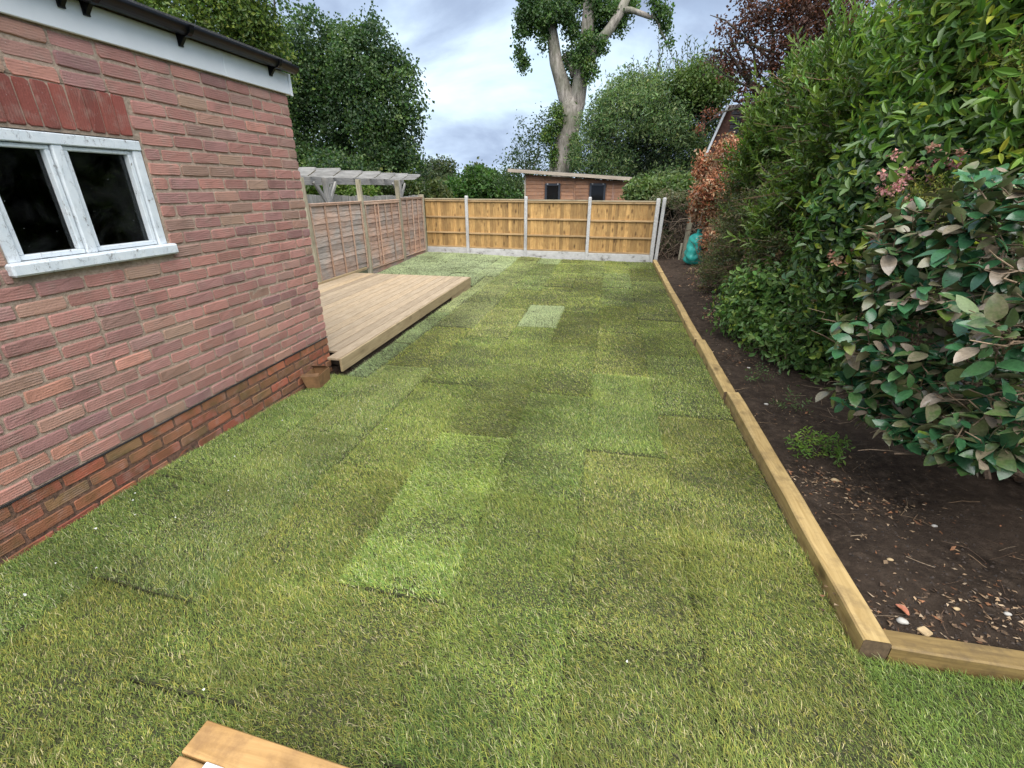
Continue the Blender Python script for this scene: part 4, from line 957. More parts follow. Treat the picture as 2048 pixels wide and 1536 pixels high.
def fmesh(name, parts, mat):
    Vs, Fs, Cs, o = [], [], [], 0
    for V, F, C in parts: Vs.append(V); Fs.append(F+o); Cs.append(C); o += len(V)
    F = np.concatenate(Fs); TRI[name] = TRI.get(name, 0)+len(F)
    return npmesh(name, np.concatenate(Vs), F, mat, np.concatenate(Cs))
def limbs(mb, base, tops, r0, col=None, sides=6, sag=.3, n=7, amp=.08):
    for tp in tops:
        P = curve(base, tp, n, sag, amp); mb.tube(P, np.linspace(r0, r0*.18, n), sides, col)
def tree(name, label, cat, base, fork, r, lobes, parts, bark=BARKD, group=None, lmat=LEAF, extra=None):
    o = thing(name, label, cat, tuple(base), group); mb = MB()
    P = curve(base, fork, 7, 0, r*.15); mb.tube(P, np.linspace(r*1.25, r*.8, 7), 10)
    for c, R_ in lobes: limbs(mb, fork, [c+rng.normal(0, .3, 3)*R_], r*.5, None, 6)
    if extra: extra(mb)
    ob('trunk', mb.mesh('trunk', bark, True, False), o)
    ob('crown', fmesh('crown', parts, lmat), o); return o

# ================================================================== trees beyond the fences
SPM = [spray(18, .45, .135, .11, s) for s in range(4)]
L1 = [LB(690, 205, 22, 118, 132), LB(772, 235, 21.5, 66, 100), LB(650, 120, 23, 80, 58), LB(600, 210, 22, 85, 120), LB(735, 145, 22, 62, 55), LB(785, 320, 21.5, 62, 55), LB(640, 320, 22, 95, 55), LB(700, 350, 20.5, 90, 40)]
pd = [(0.054, 0.106, 0.034), (0.081, 0.144, 0.043), (0.124, 0.204, 0.051), (0.034, 0.072, 0.029)]
tree('maple_tree', 'tall dense dark green tree behind the pergola', 'tree', (-11.6, 22.5, -.1), (-11.6, 22.5, 2.6), .3, L1, [foliage(SPM, sub(L1, 9), 3900, pd, (4, 4, 2, 3), .3, .6, .6, (.7, 1.25), (.62, 1.12), -.5), foliage(SPM, L1, 900, pd, (4, 2, 0, 4), .3, .6, .6, (.8, 1.3), (.2, .6))])
SPL = [spray(16, .34, .10, .065, 20+s, down=.2) for s in range(4)]
L2 = [LB(395, 55, 12, 130, 75), LB(290, 10, 12, 120, 70), LB(490, 60, 12.5, 62, 85), LB(430, -60, 12.5, 160, 90), LB(540, 130, 13, 45, 45)]
tree('lime_tree', 'yellow green leafy tree rising over the outbuilding roof', 'tree', (-9.4, 12.6, -.1), (-9.5, 12.6, 3.2), .22, L2, [foliage(SPL, sub(L2, 10), 2600, [(0.160, 0.238, 0.046), (0.232, 0.308, 0.058), (0.102, 0.168, 0.039), (0.065, 0.119, 0.033)], (4, 3, 3, 2), .2, .6, .7, (.7, 1.2), (.5, 1.05))])
# central pollard with ivy
ct_ = thing('ivy_clad_tree', 'large forked grey trunk clad in ivy with tufts of leaves behind the shed', 'tree', (-2.2, 22, -.1)); mb = MB()
Yt = 22
def pl(pts, rad): mb.tube([at(x, y, Yt+dy) for x, y, dy in pts], rad, 12)
b0 = at(1120, 345, Yt)
mb.tube([(b0[0]-.05, Yt, -.12), (b0[0]-.02, Yt, 1.2)]+[tuple(at(x, y, Yt)) for x, y in ((1120, 345), (1127, 300), (1138, 255), (1143, 215), (1147, 195))], [.64, .57, .51, .46, .46, .50, .30], 14)
pl([(1141, 240, 0), (1135, 205, 0), (1124, 165, 0), (1112, 125, .1), (1106, 80, .2), (1098, 30, .3), (1092, -40, .3)], [.36, .33, .29, .26, .23, .2, .17])
pl([(1145, 240, 0), (1154, 205, 0), (1160, 165, -.1), (1168, 120, -.1), (1174, 70, -.1), (1178, 20, -.1), (1180, -40, 0)], [.36, .34, .30, .27, .25, .24, .22])
pl([(1164, 150, -.1), (1180, 115, -.3), (1198, 85, -.4), (1222, 55, -.4), (1240, 25, -.3), (1256, -10, -.2)], [.25, .22, .2, .18, .17, .15])
pl([(1236, 20, -.3), (1262, 20, -.3), (1290, 30, -.3), (1306, 38, -.3)], [.12, .10, .09, .06])
pl([(1304, 27, -.3), (1316, 45, -.3), (1324, 68, -.3), (1334, 84, -.3)], [.055, .05, .045, .03])
pl([(1150, 150, 0), (1140, 130, .2), (1128, 110, .3)], [.16, .14, .1])
pl([(1140, 345, -.4), (1138, 320, -.4)], [.14, .13])
ob('trunk', mb.mesh('trunk', BARK, True, False), ct_)
LC = [LB(1070, 20, 22, 40, 45), LB(1105, 28, 22, 42, 32), LB(1048, 60, 22, 18, 40), LB(1046, 112, 22, 13, 32), LB(1142, 50, 22.2, 24, 60), LB(1168, 95, 21.6, 22, 42), LB(1205, 85, 21.5, 16, 18), LB(1150, 115, 22.3, 22, 30), LB(1192, 60, 22.2, 16, 40), LB(1215, 40, 22, 36, 28), LB(1235, 12, 22, 40, 25), LB(1160, 0, 22, 50, 30), LB(1088, 85, 22, 10, 18), LB(1320, 22, 21.7, 16, 16), LB(1330, 60, 21.7, 10, 14), LB(1338, 82, 21.7, 8, 6), LB(1310, 5, 21.7, 12, 14), LB(1146, 165, 22.2, 12, 14), LB(1240, 60, 22, 14, 8)]
SPI = [spray(14, .26, .11, .09, 40+s, down=.3) for s in range(4)]
LI = [LB(1113, 238, 21.5, 15, 30), LB(1150, 300, 21.5, 10, 35), LB(1100, 270, 21.6, 14, 20), LB(1108, 315, 21.6, 8, 25), LB(1180, 140, 21.5, 14, 25), LB(1150, 325, 21.5, 12, 20)]
ob('crown', fmesh('crown', [foliage(SPI, sub(LC, 5, .5, .66), 1600, [(0.072, 0.140, 0.039), (0.116, 0.210, 0.052), (0.043, 0.091, 0.029)], (4, 3, 3), .1, .6, .6, (.7, 1.2), (.45, 1.05))], LEAF), ct_)
ob('ivy', fmesh('ivy', [foliage(SPI, LI, 420, [(0.051, 0.105, 0.029), (0.102, 0.182, 0.039), (0.189, 0.266, 0.052)], (5, 4, 2), 0, .8, .5, (.6, 1.0), (.4, 1.0))], LEAFG), ct_)
# weeping grey-green tree on the right
SPC = [spray(16, .4, .14, .045, 60+s, down=.9) for s in range(4)]
L4 = [LB(1305, 255, 20, 120, 95), LB(1225, 290, 20, 70, 80), LB(1390, 240, 20, 75, 85), LB(1370, 180, 20.3, 70, 45), LB(1290, 200, 20.3, 60, 45), LB(1220, 230, 20, 45, 40), LB(1330, 340, 19.6, 120, 45), LB(1190, 340, 20, 45, 45)]
def upr(mb):
    for x, y0, y1 in ((1345, 160, 112), (1380, 150, 116), (1405, 150, 118), (1230, 210, 150), (1255, 190, 148), (1290, 175, 130), (1320, 165, 128), (1210, 225, 160)): mb.tube([at(x-4, y0+30, 20), at(x, y0, 20), at(x+rng.normal(0, 4), y1, 20)], [.02, .013, .006], 4)
SPU = [shoot(12, .9, .15, .05, 50, 25, 70+s, .008, lf=leaf4) for s in range(3)]
up_p = np.array([at(x+rng.normal(0, 12), y+rng.normal(0, 8), 20.2) for x, y in [(1345, 150), (1380, 145), (1405, 150), (1230, 205), (1255, 185), (1290, 170), (1320, 160), (1210, 220), (1360, 160), (1395, 165), (1425, 170), (1270, 185)]*4])
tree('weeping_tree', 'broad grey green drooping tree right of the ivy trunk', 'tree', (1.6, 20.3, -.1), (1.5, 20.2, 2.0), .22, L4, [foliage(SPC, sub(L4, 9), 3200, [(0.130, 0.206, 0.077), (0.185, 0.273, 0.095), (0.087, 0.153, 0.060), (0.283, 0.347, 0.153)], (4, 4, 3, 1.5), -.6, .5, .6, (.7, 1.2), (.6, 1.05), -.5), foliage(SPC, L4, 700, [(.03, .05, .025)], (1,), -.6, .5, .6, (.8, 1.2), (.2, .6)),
     scatter(SPU, up_p, rng.normal(0, .25, up_p.shape)+np.array((0, 0, 1.)), rng.uniform(.7, 1.2, len(up_p)), cmix(len(up_p), [(.09, .13, .05), (.07, .10, .045)], (1, 1)))], BARK, extra=upr)
L4b = [LB(1420, 175, 19.6, 42, 28), LB(1380, 165, 19.6, 32, 22)]
tree('bright_shrub_tree', 'fresh bright green treetop beside the copper foliage', 'tree', tuple(at(1410, 390, 19.4)*np.array((1, 1, 0))), at(1408, 210, 19.5), .08, L4b, [foliage(SPL, L4b, 420, [(.13, .20, .045), (.10, .16, .04)], (1, 1), .3, .6, .6, (.9, 1.4), (.4, 1.05))])
SPS = [spray(8, .32, .13, .075, 80+s) for s in range(4)]
L5 = [LB(1062, 300, 24, 38, 48), LB(1025, 325, 24, 26, 22), LB(1090, 255, 24, 18, 35), LB(1015, 355, 24, 28, 22), LB(1075, 345, 24, 40, 28)]
tree('thin_tree', 'sparse see-through tree left of the big ivy trunk', 'tree', tuple(at(1060, 390, 24)*np.array((1, 1, 0))), at(1062, 350, 24), .08, L5, [foliage(SPS, L5, 420, [(.06, .11, .035), (.09, .15, .045), (.04, .075, .03)], (4, 3, 2), .3, .6, .6, (.7, 1.3), (.15, 1.1))], BARK)
SPB = [spray(12, .55, .26, .2, 90+s) for s in range(3)]
for lab, LBs, pal, nn_ in (('hazy olive tree far off beyond the pergola end', [LB(868, 362, 36, 30, 34), LB(892, 350, 36, 20, 28), LB(905, 378, 35, 26, 22), LB(850, 395, 34, 36, 24)], [(.09, .12, .05), (.06, .09, .035)], 700),
                        ('rounded bright green bush beyond the golden fence', [LB(965, 378, 30, 42, 34), LB(930, 388, 30, 40, 26), LB(985, 392, 30, 40, 26)], [(.06, .14, .025), (.09, .18, .035), (.04, .09, .02)], 900),
                        ('yellowish bush far off between bright bush and thin tree', [LB(958, 352, 38, 26, 16), LB(1010, 378, 34, 34, 26), LB(1040, 392, 32, 28, 24)], [(.10, .14, .05), (.07, .10, .04)], 500),
                        ('low yellow green bush behind the corner posts', [LB(870, 392, 24, 26, 16), LB(840, 396, 24, 26, 14)], [(.12, .15, .04), (.09, .12, .04)], 320)):
    c = LBs[0][0]
    tree('background_tree', lab, 'tree', (c[0], c[1], -.1), (c[0], c[1], max(.6, c[2]-1.2)), .12, LBs, [foliage(SPB, LBs, nn_, pal, (1,)*len(pal), .3, .6, .6, (.6, 1.1), (.45, 1.05))])
SPN = [spray(10, .22, .12, .08, 110+s) for s in range(4)]
for lab, LBs, pal, nn_ in (('bright yellow green shrub behind the grey boundary fence', [LB(640, 372, 15.5, 34, 16), LB(680, 380, 15.5, 36, 16), LB(725, 388, 15.5, 32, 14), LB(610, 378, 15.5, 24, 16)], [(.13, .22, .035), (.18, .26, .05), (.09, .15, .03)], 420),
                        ('dark undergrowth below the dense tree behind the pergola', [LB(780, 372, 18, 60, 20), LB(830, 385, 18, 30, 18)], [(.05, .085, .025), (.10, .13, .03)], 420),
                        ('light green hedge top showing beside the shed', [LB(1300, 385, 15.6, 48, 20), LB(1350, 383, 15.4, 50, 22), LB(1395, 385, 15.2, 36, 24)], [(.12, .19, .05), (.16, .22, .07), (.08, .13, .04)], 640)):
    c = LBs[0][0]; tree('hedge_shrub', lab, 'shrub', (c[0], c[1], -.1), (c[0], c[1], max(.5, c[2]-.5)), .05, LBs, [foliage(SPN, LBs, nn_, pal, (1,)*len(pal), .4, .6, .6, (.7, 1.3), (.4, 1.05))])
# copper beech
SPK = [spray(14, .30, .10, .07, 130+s) for s in range(4)]
L6 = [LB(1560, 60, 16, 70, 50), LB(1630, 90, 16, 60, 55), LB(1540, 150, 16, 60, 45), LB(1600, 170, 16, 60, 50), LB(1520, 10, 16, 60, 28), LB(1620, 0, 16, 80, 40), LB(1700, 40, 16, 60, 50), LB(1515, 190, 16, 35, 22), LB(1570, 215, 16, 40, 28), LB(1480, 130, 16, 26, 16), LB(1450, 60, 16, 22, 14), LB(1440, 110, 16, 22, 26), LB(1500, 70, 16, 30, 30), LB(1750, 80, 16, 60, 60)]
def cb(mb):
    for pts in (((1600, 170), (1520, 100), (1450, 40), (1420, 30)), ((1600, 190), (1520, 185), (1450, 150), (1415, 120)), ((1600, 220), (1520, 205), (1440, 225), (1400, 260)), ((1560, 110), (1490, 85), (1440, 90))): mb.tube([at(x, y, 16) for x, y in pts], np.linspace(.05, .008, len(pts)), 5)
tree('copper_beech', 'dark purple copper beech crown above the hedge', 'tree', (4.9, 16.6, -.1), (4.7, 16.4, 2.9), .2, L6, [foliage(SPK, sub(L6, 6, .5, .66), 1350, [(.085, .038, .028), (.13, .055, .036), (.05, .026, .024), (.24, .085, .045)], (4, 4, 3, 1.2), .2, .6, .6, (.6, 1.15), (.4, 1.08)),
     foliage(SPK, [LB(1425, 226, 15.5, 24, 5), LB(1398, 262, 15.4, 12, 12), LB(1530, 240, 15.5, 26, 20)], 60, [(.30, .09, .05), (.18, .06, .04)], (1, 1), -.3, .6, .6, (.35, .6), (.3, 1))], extra=cb)

# ================================================================== planting on the right
# dead brown climber
SPD = [spray(14, .16, .085, .045, 150+s, leaf4, .6) for s in range(4)]
L7 = [LB(1448, 325, 12.4, 46, 42), LB(1444, 380, 12.3, 46, 52), LB(1480, 360, 12.2, 22, 60), LB(1458, 480, 11.8, 26, 40), LB(1395, 400, 12.6, 8, 40), LB(1430, 440, 12.4, 26, 50), LB(1424, 490, 12.2, 16, 26), LB(1470, 315, 12.8, 30, 28), LB(1406, 340, 12.7, 12, 24)]
dc = thing('dead_climber', 'column of dead orange brown leaves beside the green hedge', 'climber', (2.6, 12.5, .05)); mb = MB()
for i in range(26):
    x = rng.uniform(2.2, 2.9); y = rng.uniform(12.1, 12.9); mb.tube(curve((x, y, 0), (x+rng.normal(0, .35), y+rng.normal(0, .25), rng.uniform(.7, 2.6)), 6, 0, .06), np.linspace(.018, .005, 6), 4, (.14, .10, .075))
ob('stem', mb.mesh('stem', TWIG), dc)
ob('dead_leaves', fmesh('dead_leaves', [foliage(SPD, sub(L7, 6, .5, .66), 2500, [(.44, .20, .11), (.36, .145, .075), (.50, .32, .19), (.26, .12, .08), (.46, .36, .24)], (4, 3, 3, 2, 2), -.4, .7, .5, (.6, 1.15), (.45, 1.05))], LEAFD), dc)
# bare tangle between fence end and sack
tg = thing('bare_thicket', 'tangle of bare brown stems between twin posts and leaning timber post', 'thicket', (1.85, 14.0, .0)); mb = MB()
for i in range(330):
    x = rng.uniform(1.4, 2.75); y = rng.uniform(13.75, 14.5); z = abs(rng.normal(.0, .8)); z = min(z, 1.5)
    e = np.array((x, y, z))+rng.normal(0, .42, 3)*np.array((1, .5, 1)); e[2] = np.clip(e[2], .02, 1.75)
    cc_ = np.array([(.20, .14, .095), (.12, .085, .06), (.30, .23, .16), (.07, .05, .035)][rng.integers(4)])
    mb.tube(curve((x, y, z), e, 6, rng.normal(0, .12), .035), np.linspace(.010, .004, 6)*rng.uniform(.5, 1.4), 4, cc_, False)
ob('stem', mb.mesh('stem', TWIG), tg)
LT = [LB(1345, 398, 14.2, 42, 14), LB(1335, 480, 14.2, 20, 20), LB(1375, 405, 14.0, 26, 18)]
ob('leaves', fmesh('leaves', [foliage(SPN, LT, 200, [(.15, .17, .08), (.22, .20, .12), (.08, .11, .04)], (1, 1, 1), .2, .6, .6, (.4, .7), (.3, 1.05))], LEAF), tg)
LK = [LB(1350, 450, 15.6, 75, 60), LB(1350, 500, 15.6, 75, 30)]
c = LK[0][0]; tree('dark_backing_shrub', 'near black shrub added as dark backing behind the bare tangle of stems', 'shrub', (c[0], c[1], -.1), (c[0], c[1], .5), .04, LK, [foliage(SPN, LK, 900, [(.02, .032, .012), (.03, .024, .016)], (1, 1), .3, .6, .6, (.8, 1.4), (.5, 1))])  # added shrub, shade put into its leaf colours to back the tangle

def shrub(name, label, base, lobes, parts, nst=10, r=.02, lmat=LEAF, twigs=0, tw_l=.35, col=(.10, .07, .045), horiz=.3):
    o = thing(name, label, 'shrub', tuple(base)); mb = MB()
    for i in range(nst):
        c, R_ = lobes[i % len(lobes)]; b = np.array((base[0]+rng.normal(0, .15), base[1]+rng.normal(0, .3), base[2]-.03))
        mb.tube(curve(b, c+rng.normal(0, .35, 3)*R_, 7, .1, .05), np.linspace(r, r*.3, 7), 5, col)
    if twigs:
        P, Nn, u = lobe_pts(lobes, twigs, (.45, .98), .16, .1, -.2)
        for p, n in zip(P, Nn):
            d = n*.6+rng.normal(0, .6, 3); d[2] *= horiz; e = p+d/np.linalg.norm(d)*rng.uniform(.4, 1.3)*tw_l
            mb.tube(curve(p, e, 4, 0, .02), np.linspace(.005, .002, 4), 3, np.array(col)*rng.uniform(.7, 2.2), False)
    ob('stem', mb.mesh('stem', TWIG), o)
    if parts: ob('foliage', fmesh('foliage', parts, lmat), o)
    return o
# tall small-leaved evergreen
SH = [shoot(15, .32, .080, .026, 62, 22, 200+s, .0025, droop=.1) for s in range(6)]
SHi = [shoot(13, .32, .085, .034, 62, 22, 215+s, .0025, lf=leaf4) for s in range(3)]
L8 = [LB(1690, 215, 7.0, 85, 100), LB(1610, 295, 8.2, 92, 110), LB(1730, 310, 6.2, 120, 135), LB(1575, 420, 8.6, 80, 100), LB(1660, 455, 6.6, 115, 95), LB(1540, 380, 9.6, 45, 90), LB(1560, 275, 9.6, 45, 55), LB(1850, 180, 6.0, 70, 150), LB(1525, 470, 10.4, 36, 70), LB(1635, 195, 8, 42, 50)]
g8 = [(0.115, 0.184, 0.032), (0.165, 0.259, 0.043), (0.254, 0.389, 0.057), (0.071, 0.120, 0.025)]
shrub('evergreen_shrub', 'tall evergreen shrub with small narrow leaves and fresh upright tips', (3.1, 7.6, .1), L8,
      [foliage(SH, sub(L8, 10, .40, .72), 4600, g8, (4, 4, 2, 3), .9, .5, .35, (.75, 1.2), (.7, 1.06), -.3, zmin=.4), foliage(SHi, L8, 2200, g8, (4, 2, 0, 5), .5, .6, .6, (.9, 1.3), (.55, .86), -.2, zmin=.3),
       foliage(SH, [L8[0], L8[7], L8[9], L8[1]], 700, [(0.176, 0.286, 0.060), (0.135, 0.247, 0.054)], (1, 1), 1.3, .3, .25, (.8, 1.2), (.97, 1.06), -.1),
       foliage(SH, L8, 260, [(.19, .28, .065), (.14, .22, .05)], (1, 1), 1.0, .7, .4, (1.1, 1.6), (1.0, 1.08), -.2)], 22, .03, LEAFG, 700, .5, (0.149, 0.091, 0.054))
# thin twiggy lower hedge behind (dry reddish twigs with tiny leaves)
L9 = [LB(1545, 490, 7.7, 95, 75), LB(1640, 530, 6.4, 110, 65), LB(1475, 550, 9.4, 55, 55), LB(1445, 540, 11.0, 34, 50), LB(1510, 400, 8.8, 52, 75), LB(1580, 420, 7.4, 70, 70), LB(1490, 480, 9.2, 40, 60)]
SHt = [shoot(12, .26, .042, .024, 70, 45, 230+s, .002, lf=leaf4) for s in range(4)]
shrub('twiggy_shrub', 'thin twiggy shrub with tiny leaves under the tall evergreen', (2.8, 8.6, .1), L9, [foliage(SHt, L9, 3400, [(0.126, 0.154, 0.052), (0.182, 0.210, 0.078), (0.070, 0.091, 0.036), (0.238, 0.168, 0.091)], (4, 3, 4, 1.5), .2, .6, .6, (.8, 1.3), (.6, 1.04), -.3, stem=(.16, .10, .07))], 16, .012, LEAF, 900, .45, (.13, .085, .06), .35)
L9b = [LB(1440, 590, 10.2, 36, 34), LB(1425, 570, 11, 26, 26)]
shrub('dry_shrub', 'pale straggly half dead shrub at the bed edge near the sack', (2.4, 10.4, .08), L9b, [foliage(SHt, L9b, 520, [(.20, .17, .08), (.30, .25, .13), (.12, .13, .05)], (3, 2, 3), .3, .6, .6, (.8, 1.3), (.3, 1.05))], 12, .01, LEAF, 220, .35, (.18, .13, .09))
# rounded leafy shrub low in the bed
SR = [shoot(9, .26, .062, .042, 80, 55, 250+s, .002, opp=True, droop=.12) for s in range(6)]
L10 = [LB(1560, 640, 6.5, 92, 70), LB(1620, 620, 6.0, 100, 60), LB(1650, 720, 5.3, 100, 85), LB(1700, 640, 5.2, 90, 70), LB(1500, 640, 7.4, 56, 50), LB(1590, 730, 5.8, 55, 60), LB(1640, 810, 4.7, 70, 38), LB(1760, 560, 5.2, 70, 60)]
g10 = [(0.115, 0.208, 0.053), (0.178, 0.300, 0.073), (0.074, 0.146, 0.040), (0.314, 0.436, 0.073)]
shrub('round_leaf_shrub', 'low leafy shrub with small rounded leaves spilling over the soil', (2.6, 5.8, .1), L10, [foliage(SR, sub(L10, 9, .42, .7), 3300, g10, (4, 4, 3, 1.3), .25, .8, .4, (.75, 1.25), (.80, 1.05), -.3, zmin=.12), foliage(SR, L10, 1300, g10, (4, 1, 5, 0), .2, .7, .5, (.9, 1.3), (.5, .8), -.2, zmin=.1)], 20, .012, LEAF, 300, .35)
# climbing leafy plant at the upper right
SC_ = [shoot(11, .34, .10, .036, 75, 50, 270+s, .003, opp=True, droop=.25) for s in range(6)]
L11 = [LB(1945, 110, 5.3, 100, 120), LB(1995, 210, 4.7, 95, 100), LB(1910, 235, 5.4, 70, 70), LB(2030, 60, 4.7, 110, 130), LB(1940, 300, 4.6, 100, 60), LB(2080, 280, 4.2, 100, 110), LB(1880, 330, 5.2, 60, 45)]
g11 = [(0.131, 0.236, 0.043), (0.218, 0.346, 0.055), (0.088, 0.164, 0.036), (0.416, 0.474, 0.061)]
shrub('climbing_rose', 'bright leafy climbing plant filling the top of the hedge', (3.4, 5.0, .12), L11, [foliage(SC_, sub(L11, 9, .42, .7), 2100, g11, (4, 4, 3, 1.5), .15, .8, .4, (.75, 1.25), (.80, 1.06), -.3), foliage(SC_, L11, 900, g11, (3, 0, 5, 0), .2, .7, .5, (.9, 1.3), (.5, .8), -.2)], 16, .014, LEAFG, 160, .4)
# leafy shrub with spent pink flower heads
SF = [shoot(9, .26, .085, .045, 80, 60, 290+s, .003, opp=True, droop=.25) for s in range(5)]
L12 = [LB(1820, 400, 4.6, 85, 60), LB(1760, 470, 4.7, 75, 55), LB(1720, 540, 4.7, 65, 45), LB(1880, 370, 4.4, 90, 50)]
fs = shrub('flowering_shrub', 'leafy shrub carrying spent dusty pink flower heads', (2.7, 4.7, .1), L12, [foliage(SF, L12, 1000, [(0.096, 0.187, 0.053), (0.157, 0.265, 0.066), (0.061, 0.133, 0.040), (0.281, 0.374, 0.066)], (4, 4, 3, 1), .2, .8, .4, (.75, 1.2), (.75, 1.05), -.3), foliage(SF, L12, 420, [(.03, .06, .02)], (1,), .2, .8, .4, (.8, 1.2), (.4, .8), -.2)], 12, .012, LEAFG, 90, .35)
PINK = [spray(26, .034, .026, .022, 310+s, leaf4, .1, 1.0) for s in range(4)]
FH = [[fmesh('flower_head', [scatter(PINK, np.zeros((1, 3)), np.array([[0, 0, 1.0]]), np.ones(1), np.array([c_]))], LEAFD) for c_ in pal] for pal in ([(.52, .24, .24), (.60, .34, .31), (.40, .18, .19)], [(.56, .34, .23), (.48, .26, .19), (.52, .41, .26)])]
for (x, y, Y, n, s, tint) in ((1795, 350, 4.1, 9, 1.0, 0), (1880, 330, 4.0, 7, 1.0, 0), (1905, 305, 4.0, 5, .9, 1), (1760, 430, 4.2, 6, .9, 1), (1790, 380, 4.0, 6, 1, 0), (1700, 520, 4.3, 7, .9, 1), (1720, 505, 4.3, 5, .8, 1), (1735, 480, 4.3, 3, .7, 0), (1820, 205, 5.0, 7, 1, 0), (1830, 190, 5.0, 4, .9, 0), (1825, 20, 5.6, 6, 1.1, 1), (1635, 590, 5.0, 4, .8, 1), (1580, 205, 7.6, 5, 1.1, 0), (1940, 105, 4.5, 5, .9, 1), (1700, 640, 4.4, 3, .7, 1)):
    c = at(x, y, Y)
    for i in range(n):
        o = ob('flower_head', random.choice(FH[tint]), fs, c+rng.normal(0, .055, 3)*np.array((1, 1, .8)), tuple(rng.uniform(0, 6, 3))); o.scale = (s,)*3
SG = [shoot(14, .16, .03, .010, 70, 30, 330+s, .002, lf=leaf4) for s in range(3)]
LG = [LB(1850, 410, 3.9, 38, 26), LB(1985, 155, 4.3, 40, 40), LB(2035, 165, 4.1, 30, 40), LB(1930, 60, 4.9, 34, 22), LB(1620, 180, 7.5, 30, 14)]
shrub('lime_seedhead_plant', 'sprays of lime yellow seed heads poking out of the hedge', (2.5, 4.1, .1), LG, [foliage(SG, LG, 520, [(.24, .26, .05), (.30, .29, .07), (.15, .19, .04)], (1, 1, 1), .4, .6, .5, (.7, 1.2), (.3, 1.05))], 5, .006)
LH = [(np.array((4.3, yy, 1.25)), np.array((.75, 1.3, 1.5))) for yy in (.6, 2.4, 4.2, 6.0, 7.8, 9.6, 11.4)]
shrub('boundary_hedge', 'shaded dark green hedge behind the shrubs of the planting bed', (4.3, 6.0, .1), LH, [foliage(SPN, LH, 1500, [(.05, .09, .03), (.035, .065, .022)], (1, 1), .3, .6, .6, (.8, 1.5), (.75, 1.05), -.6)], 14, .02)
# long arching cane
ln = thing('arching_cane', 'long pale yellow arching cane reaching out of the hedge', 'stem', tuple(at(2044, 158, 4.2))); mb = MB()
cp_ = [at(1778, 146, 4.9), at(1830, 138, 4.7), at(1890, 134, 4.55), at(1950, 138, 4.4), at(2010, 146, 4.25), at(2060, 152, 4.15)]; mb.tube(cp_, [.004, .006, .007, .008, .009, .010], 6, (.42, .44, .16))
ob('cane', mb.mesh('cane', TWIG), ln)
pc_ = np.array([p_+rng.normal(0, .02, 3) for p_ in cp_ for _ in range(2)]); ob('leaves', fmesh('leaves', [scatter([shoot(4, .10, .07, .035, 80, 60, 350, .002)], pc_, rng.normal(0, .6, pc_.shape)+np.array((0, 0, .3)), np.ones(len(pc_)), cmix(len(pc_), g11[:2], (1, 1)))], LEAFG), ln)

# ------------------------------------------------------------------ glossy camellia, nearest the camera
def cammat(name, island):
    m, t = newmat(name); geo = t.nodes.new('ShaderNodeNewGeometry')
    r = geo.outputs['Random Per Island'] if island else N(t, 'ShaderNodeObjectInfo', out='Random')
    p = geo.outputs['Position']
    top = RAMP(t, r, [(0, (.026, .085, .042)), (.25, (.042, .135, .052)), (.45, (.062, .17, .065)), (.64, (.085, .18, .045)), (.76, (.12, .15, .06)), (.87, (.24, .195, .14)), (.94, (.36, .30, .235)), (.96, (.17, .25, .03)), (1, (.09, .17, .03))])  # pale bronze stops also paint the sky sheen into some leaf tops
    und = RAMP(t, r, [(0, (.13, .19, .07)), (.5, (.18, .22, .09)), (1, (.30, .25, .16))])
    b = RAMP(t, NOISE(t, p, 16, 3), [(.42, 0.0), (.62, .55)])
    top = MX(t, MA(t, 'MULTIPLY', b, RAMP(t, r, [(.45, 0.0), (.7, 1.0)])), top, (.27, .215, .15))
    col = MX(t, geo.outputs['Backfacing'], top, und); col = MX(t, 1.0, col, RAMP(t, NOISE(t, p, 90, 3), [(.3, .8), (.7, 1.2)]), 'MULTIPLY')
    OUT(t, PR(t, col, MX(t, geo.outputs['Backfacing'], (.22, .22, .22), (.55, .55, .55)), BUMP(t, NOISE(t, p, 120, 2), .15, .003), Specular_IOR_Level=.6)); return m
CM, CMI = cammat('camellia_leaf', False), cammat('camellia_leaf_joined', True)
def cam_leaf(seed, L=.105, W=.056):
    g = np.random.default_rng(seed); V, F = [], []; cup, dr = g.uniform(.05, .28), g.uniform(.05, .35); tw = g.normal(0, .25)
    for s in np.linspace(0, 1, 7):
        wdt = W*(math.sin(math.pi*s**.85)**.75 if 0 < s < 1 else .02)
        for j in (-1, 0, 1): V.append((j*wdt/2, s*L, abs(j)*wdt*cup-dr*L*s*s+j*tw*wdt*s*.5+g.normal(0, .0007)))
    for i in range(6):
        for j in range(2): a = i*3+j; F.append((a, a+1, a+4, a+3))
    return np.array(V), np.array(F)
CL = [cam_leaf(400+i, .118*random.uniform(.85, 1.1), .060*random.uniform(.9, 1.15)) for i in range(8)]
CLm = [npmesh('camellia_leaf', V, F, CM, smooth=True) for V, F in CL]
ca = thing('camellia_bush', 'large leaved glossy dark camellia with bronze leaves overhanging the soil', 'shrub', (3.0, 3.2, .1)); mb = MB()
LCa = [LB(1900, 480, 3.39, 140, 80), LB(2020, 470, 2.96, 120, 120), LB(1830, 560, 3.39, 105, 70), LB(1950, 600, 2.96, 130, 85), LB(1830, 690, 3.13, 130, 80), LB(1770, 790, 3.22, 100, 60), LB(1900, 760, 2.87, 110, 70), LB(2060, 640, 2.52, 120, 110), LB(2000, 880, 2.52, 110, 60), LB(1850, 850, 2.87, 90, 45), LB(2090, 850, 2.35, 90, 90), LB(1990, 400, 3.22, 90, 60), LB(2200, 600, 2.6, 120, 110), LB(2200, 800, 2.5, 110, 90)]
trs = []
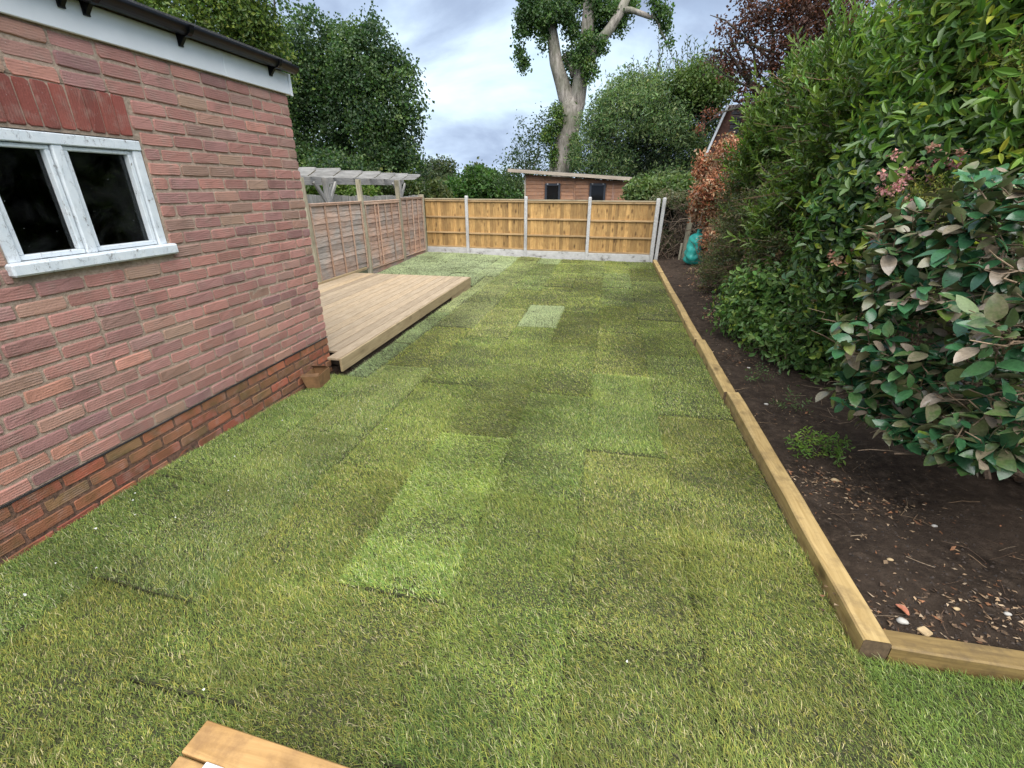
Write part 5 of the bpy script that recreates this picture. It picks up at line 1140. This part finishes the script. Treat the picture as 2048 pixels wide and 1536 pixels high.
def cam_shoots(n, sh, scale):
    P, Nn, u = lobe_pts(LCa, n, sh, .12, .16, -.35)
    for p, nn in zip(P, Nn):
        d = nn*.8+np.array((-.25, -.1, .05))+rng.normal(0, .35, 3); d /= np.linalg.norm(d); L = rng.uniform(.14, .26)
        st = p-d*L*.8; mb.tube(curve(st, p, 4, .0, .006), [.004, .0035, .003, .002], 4, (.20, .14, .09), False)
        for i in range(rng.integers(4, 8)):
            q = st+(p-st)*(.35+.65*i/6); ph = i*2.4+rng.normal(0, .3); a = np.cross(d, (0, 0, 1.0)); a /= np.linalg.norm(a)+1e-9; b = np.cross(a, d)
            ld = d*.45+math.cos(ph)*a*.85+math.sin(ph)*b*.6+np.array((0, 0, -.12)); ln_ = np.array((0, 0, 1.0))+rng.normal(0, .35, 3)+nn*.25
            trs.append((q, ld/np.linalg.norm(ld), ln_, rng.uniform(.5, 1.18)*scale))
cam_shoots(400, (.80, 1.08), 1.0); cam_shoots(150, (.5, .85), 1.0)
def basis(d, n):
    s = np.cross(d, n); s /= np.linalg.norm(s)+1e-9; n = np.cross(s, d); return np.stack([s, d, n], 1)
size = []
for q, d, n, s in trs:
    pr_ = proj(q); ok = -40 < pr_[0] < 2090 and 300 < pr_[1] < 1150 and pr_[2] > .3
    size.append(s/pr_[2]*(abs(basis(d, n)[:, 2]@((CP-q)/np.linalg.norm(CP-q)))+.2) if ok else 0)
order = np.argsort(size)[::-1]; big = set(order[:280].tolist()); mj = MB()
for i, (q, d, n, s) in enumerate(trs):
    B_ = basis(d, n); k = i % 8
    if i in big:
        o = bpy.data.objects.new('leaf', CLm[k]); COL.objects.link(o); o.parent = ca
        M4 = Matrix([[*(B_[r]*s), q[r]-ca.location[r]] for r in range(3)]+[[0, 0, 0, 1]]); o.matrix_local = M4
    else: mj.add((CL[k][0]*s)@B_.T+q, CL[k][1])
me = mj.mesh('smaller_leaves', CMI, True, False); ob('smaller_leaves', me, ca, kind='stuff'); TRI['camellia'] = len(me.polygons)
for i in range(26):
    c, R_ = LCa[i % len(LCa)]; b = np.array((3.1+rng.normal(0, .15), 3.3+rng.normal(0, .3), .08)); mb.tube(curve(b, c+rng.normal(0, .5, 3)*R_, 8, .05, .05), np.linspace(.022, .005, 8), 6, (.20, .14, .095))
for i in range(190):       # dry bare twigs inside
    c, R_ = LCa[[5, 6, 4, 7, 8][i % 5]]; p0 = c+rng.normal(0, .55, 3)*R_+np.array((.25, .1, .0)); d = np.array((-.8, -.3, .1))+rng.normal(0, .5, 3); d /= np.linalg.norm(d)
    mb.tube(curve(p0, p0+d*rng.uniform(.15, .45), 5, 0, .015), np.linspace(.006, .002, 5)*rng.uniform(.6, 1.3), 4, np.array((.27, .19, .125))*rng.uniform(.6, 1.3), False)
ob('branches', mb.mesh('branches', TWIG), ca)
# small fresh seedling patch on the soil
LS = [((1.60, 3.36, .10), (.09, .07, .035)), ((1.76, 3.37, .10), (.10, .06, .03))]; LS = [(np.array(a), np.array(b)) for a, b in LS]
SS = [shoot(9, .10, .040, .016, 75, 40, 500+s, .0015) for s in range(3)]
shrub('seedling', 'flat sprig of fresh lime green leaves lying on the soil', (1.68, 3.36, .06), LS, [foliage(SS, LS, 46, [(.20, .32, .05), (.15, .26, .05)], (1, 1), .2, .7, .5, (.7, 1.1), (.4, 1), zmin=.06)], 3, .002)
LS2 = [LB(1490, 745, 5.1, 18, 20)]
SW = [shoot(7, .12, .03, .016, 80, 50, 520+s, .0012) for s in range(3)]
for (x, y, wl) in ((1.72, 4.1, 'between seedling sprig and round leaf shrub'), (1.66, 4.75, 'behind the second sleeper'), (1.9, 5.6, 'tucked against the round leaf shrub'), (1.75, 6.6, 'behind the long third sleeper')):
    c = np.array((x, y, float(hB(x, y))+.05)); LW = [(c, np.array((.08, .08, .05)))]
    shrub('weed', 'small green weed '+wl, (x, y, float(hB(x, y))), LW, [foliage(SW, LW, 14, [(.07, .13, .04), (.10, .16, .05)], (1, 1), .6, .6, .4, (.7, 1.1), (.3, 1), zmin=.05)], 2, .0015)['group'] = 'weeds at the bed edge'
print('BLADES', BUDGET[0], 'FOLIAGE', {k: v for k, v in TRI.items()}, 'total tris', sum(sum(len(p.vertices)-2 for p in o.data.polygons) if len(o.data.polygons) < 2000 else len(o.data.polygons) for o in SC.objects if o.type == 'MESH'))
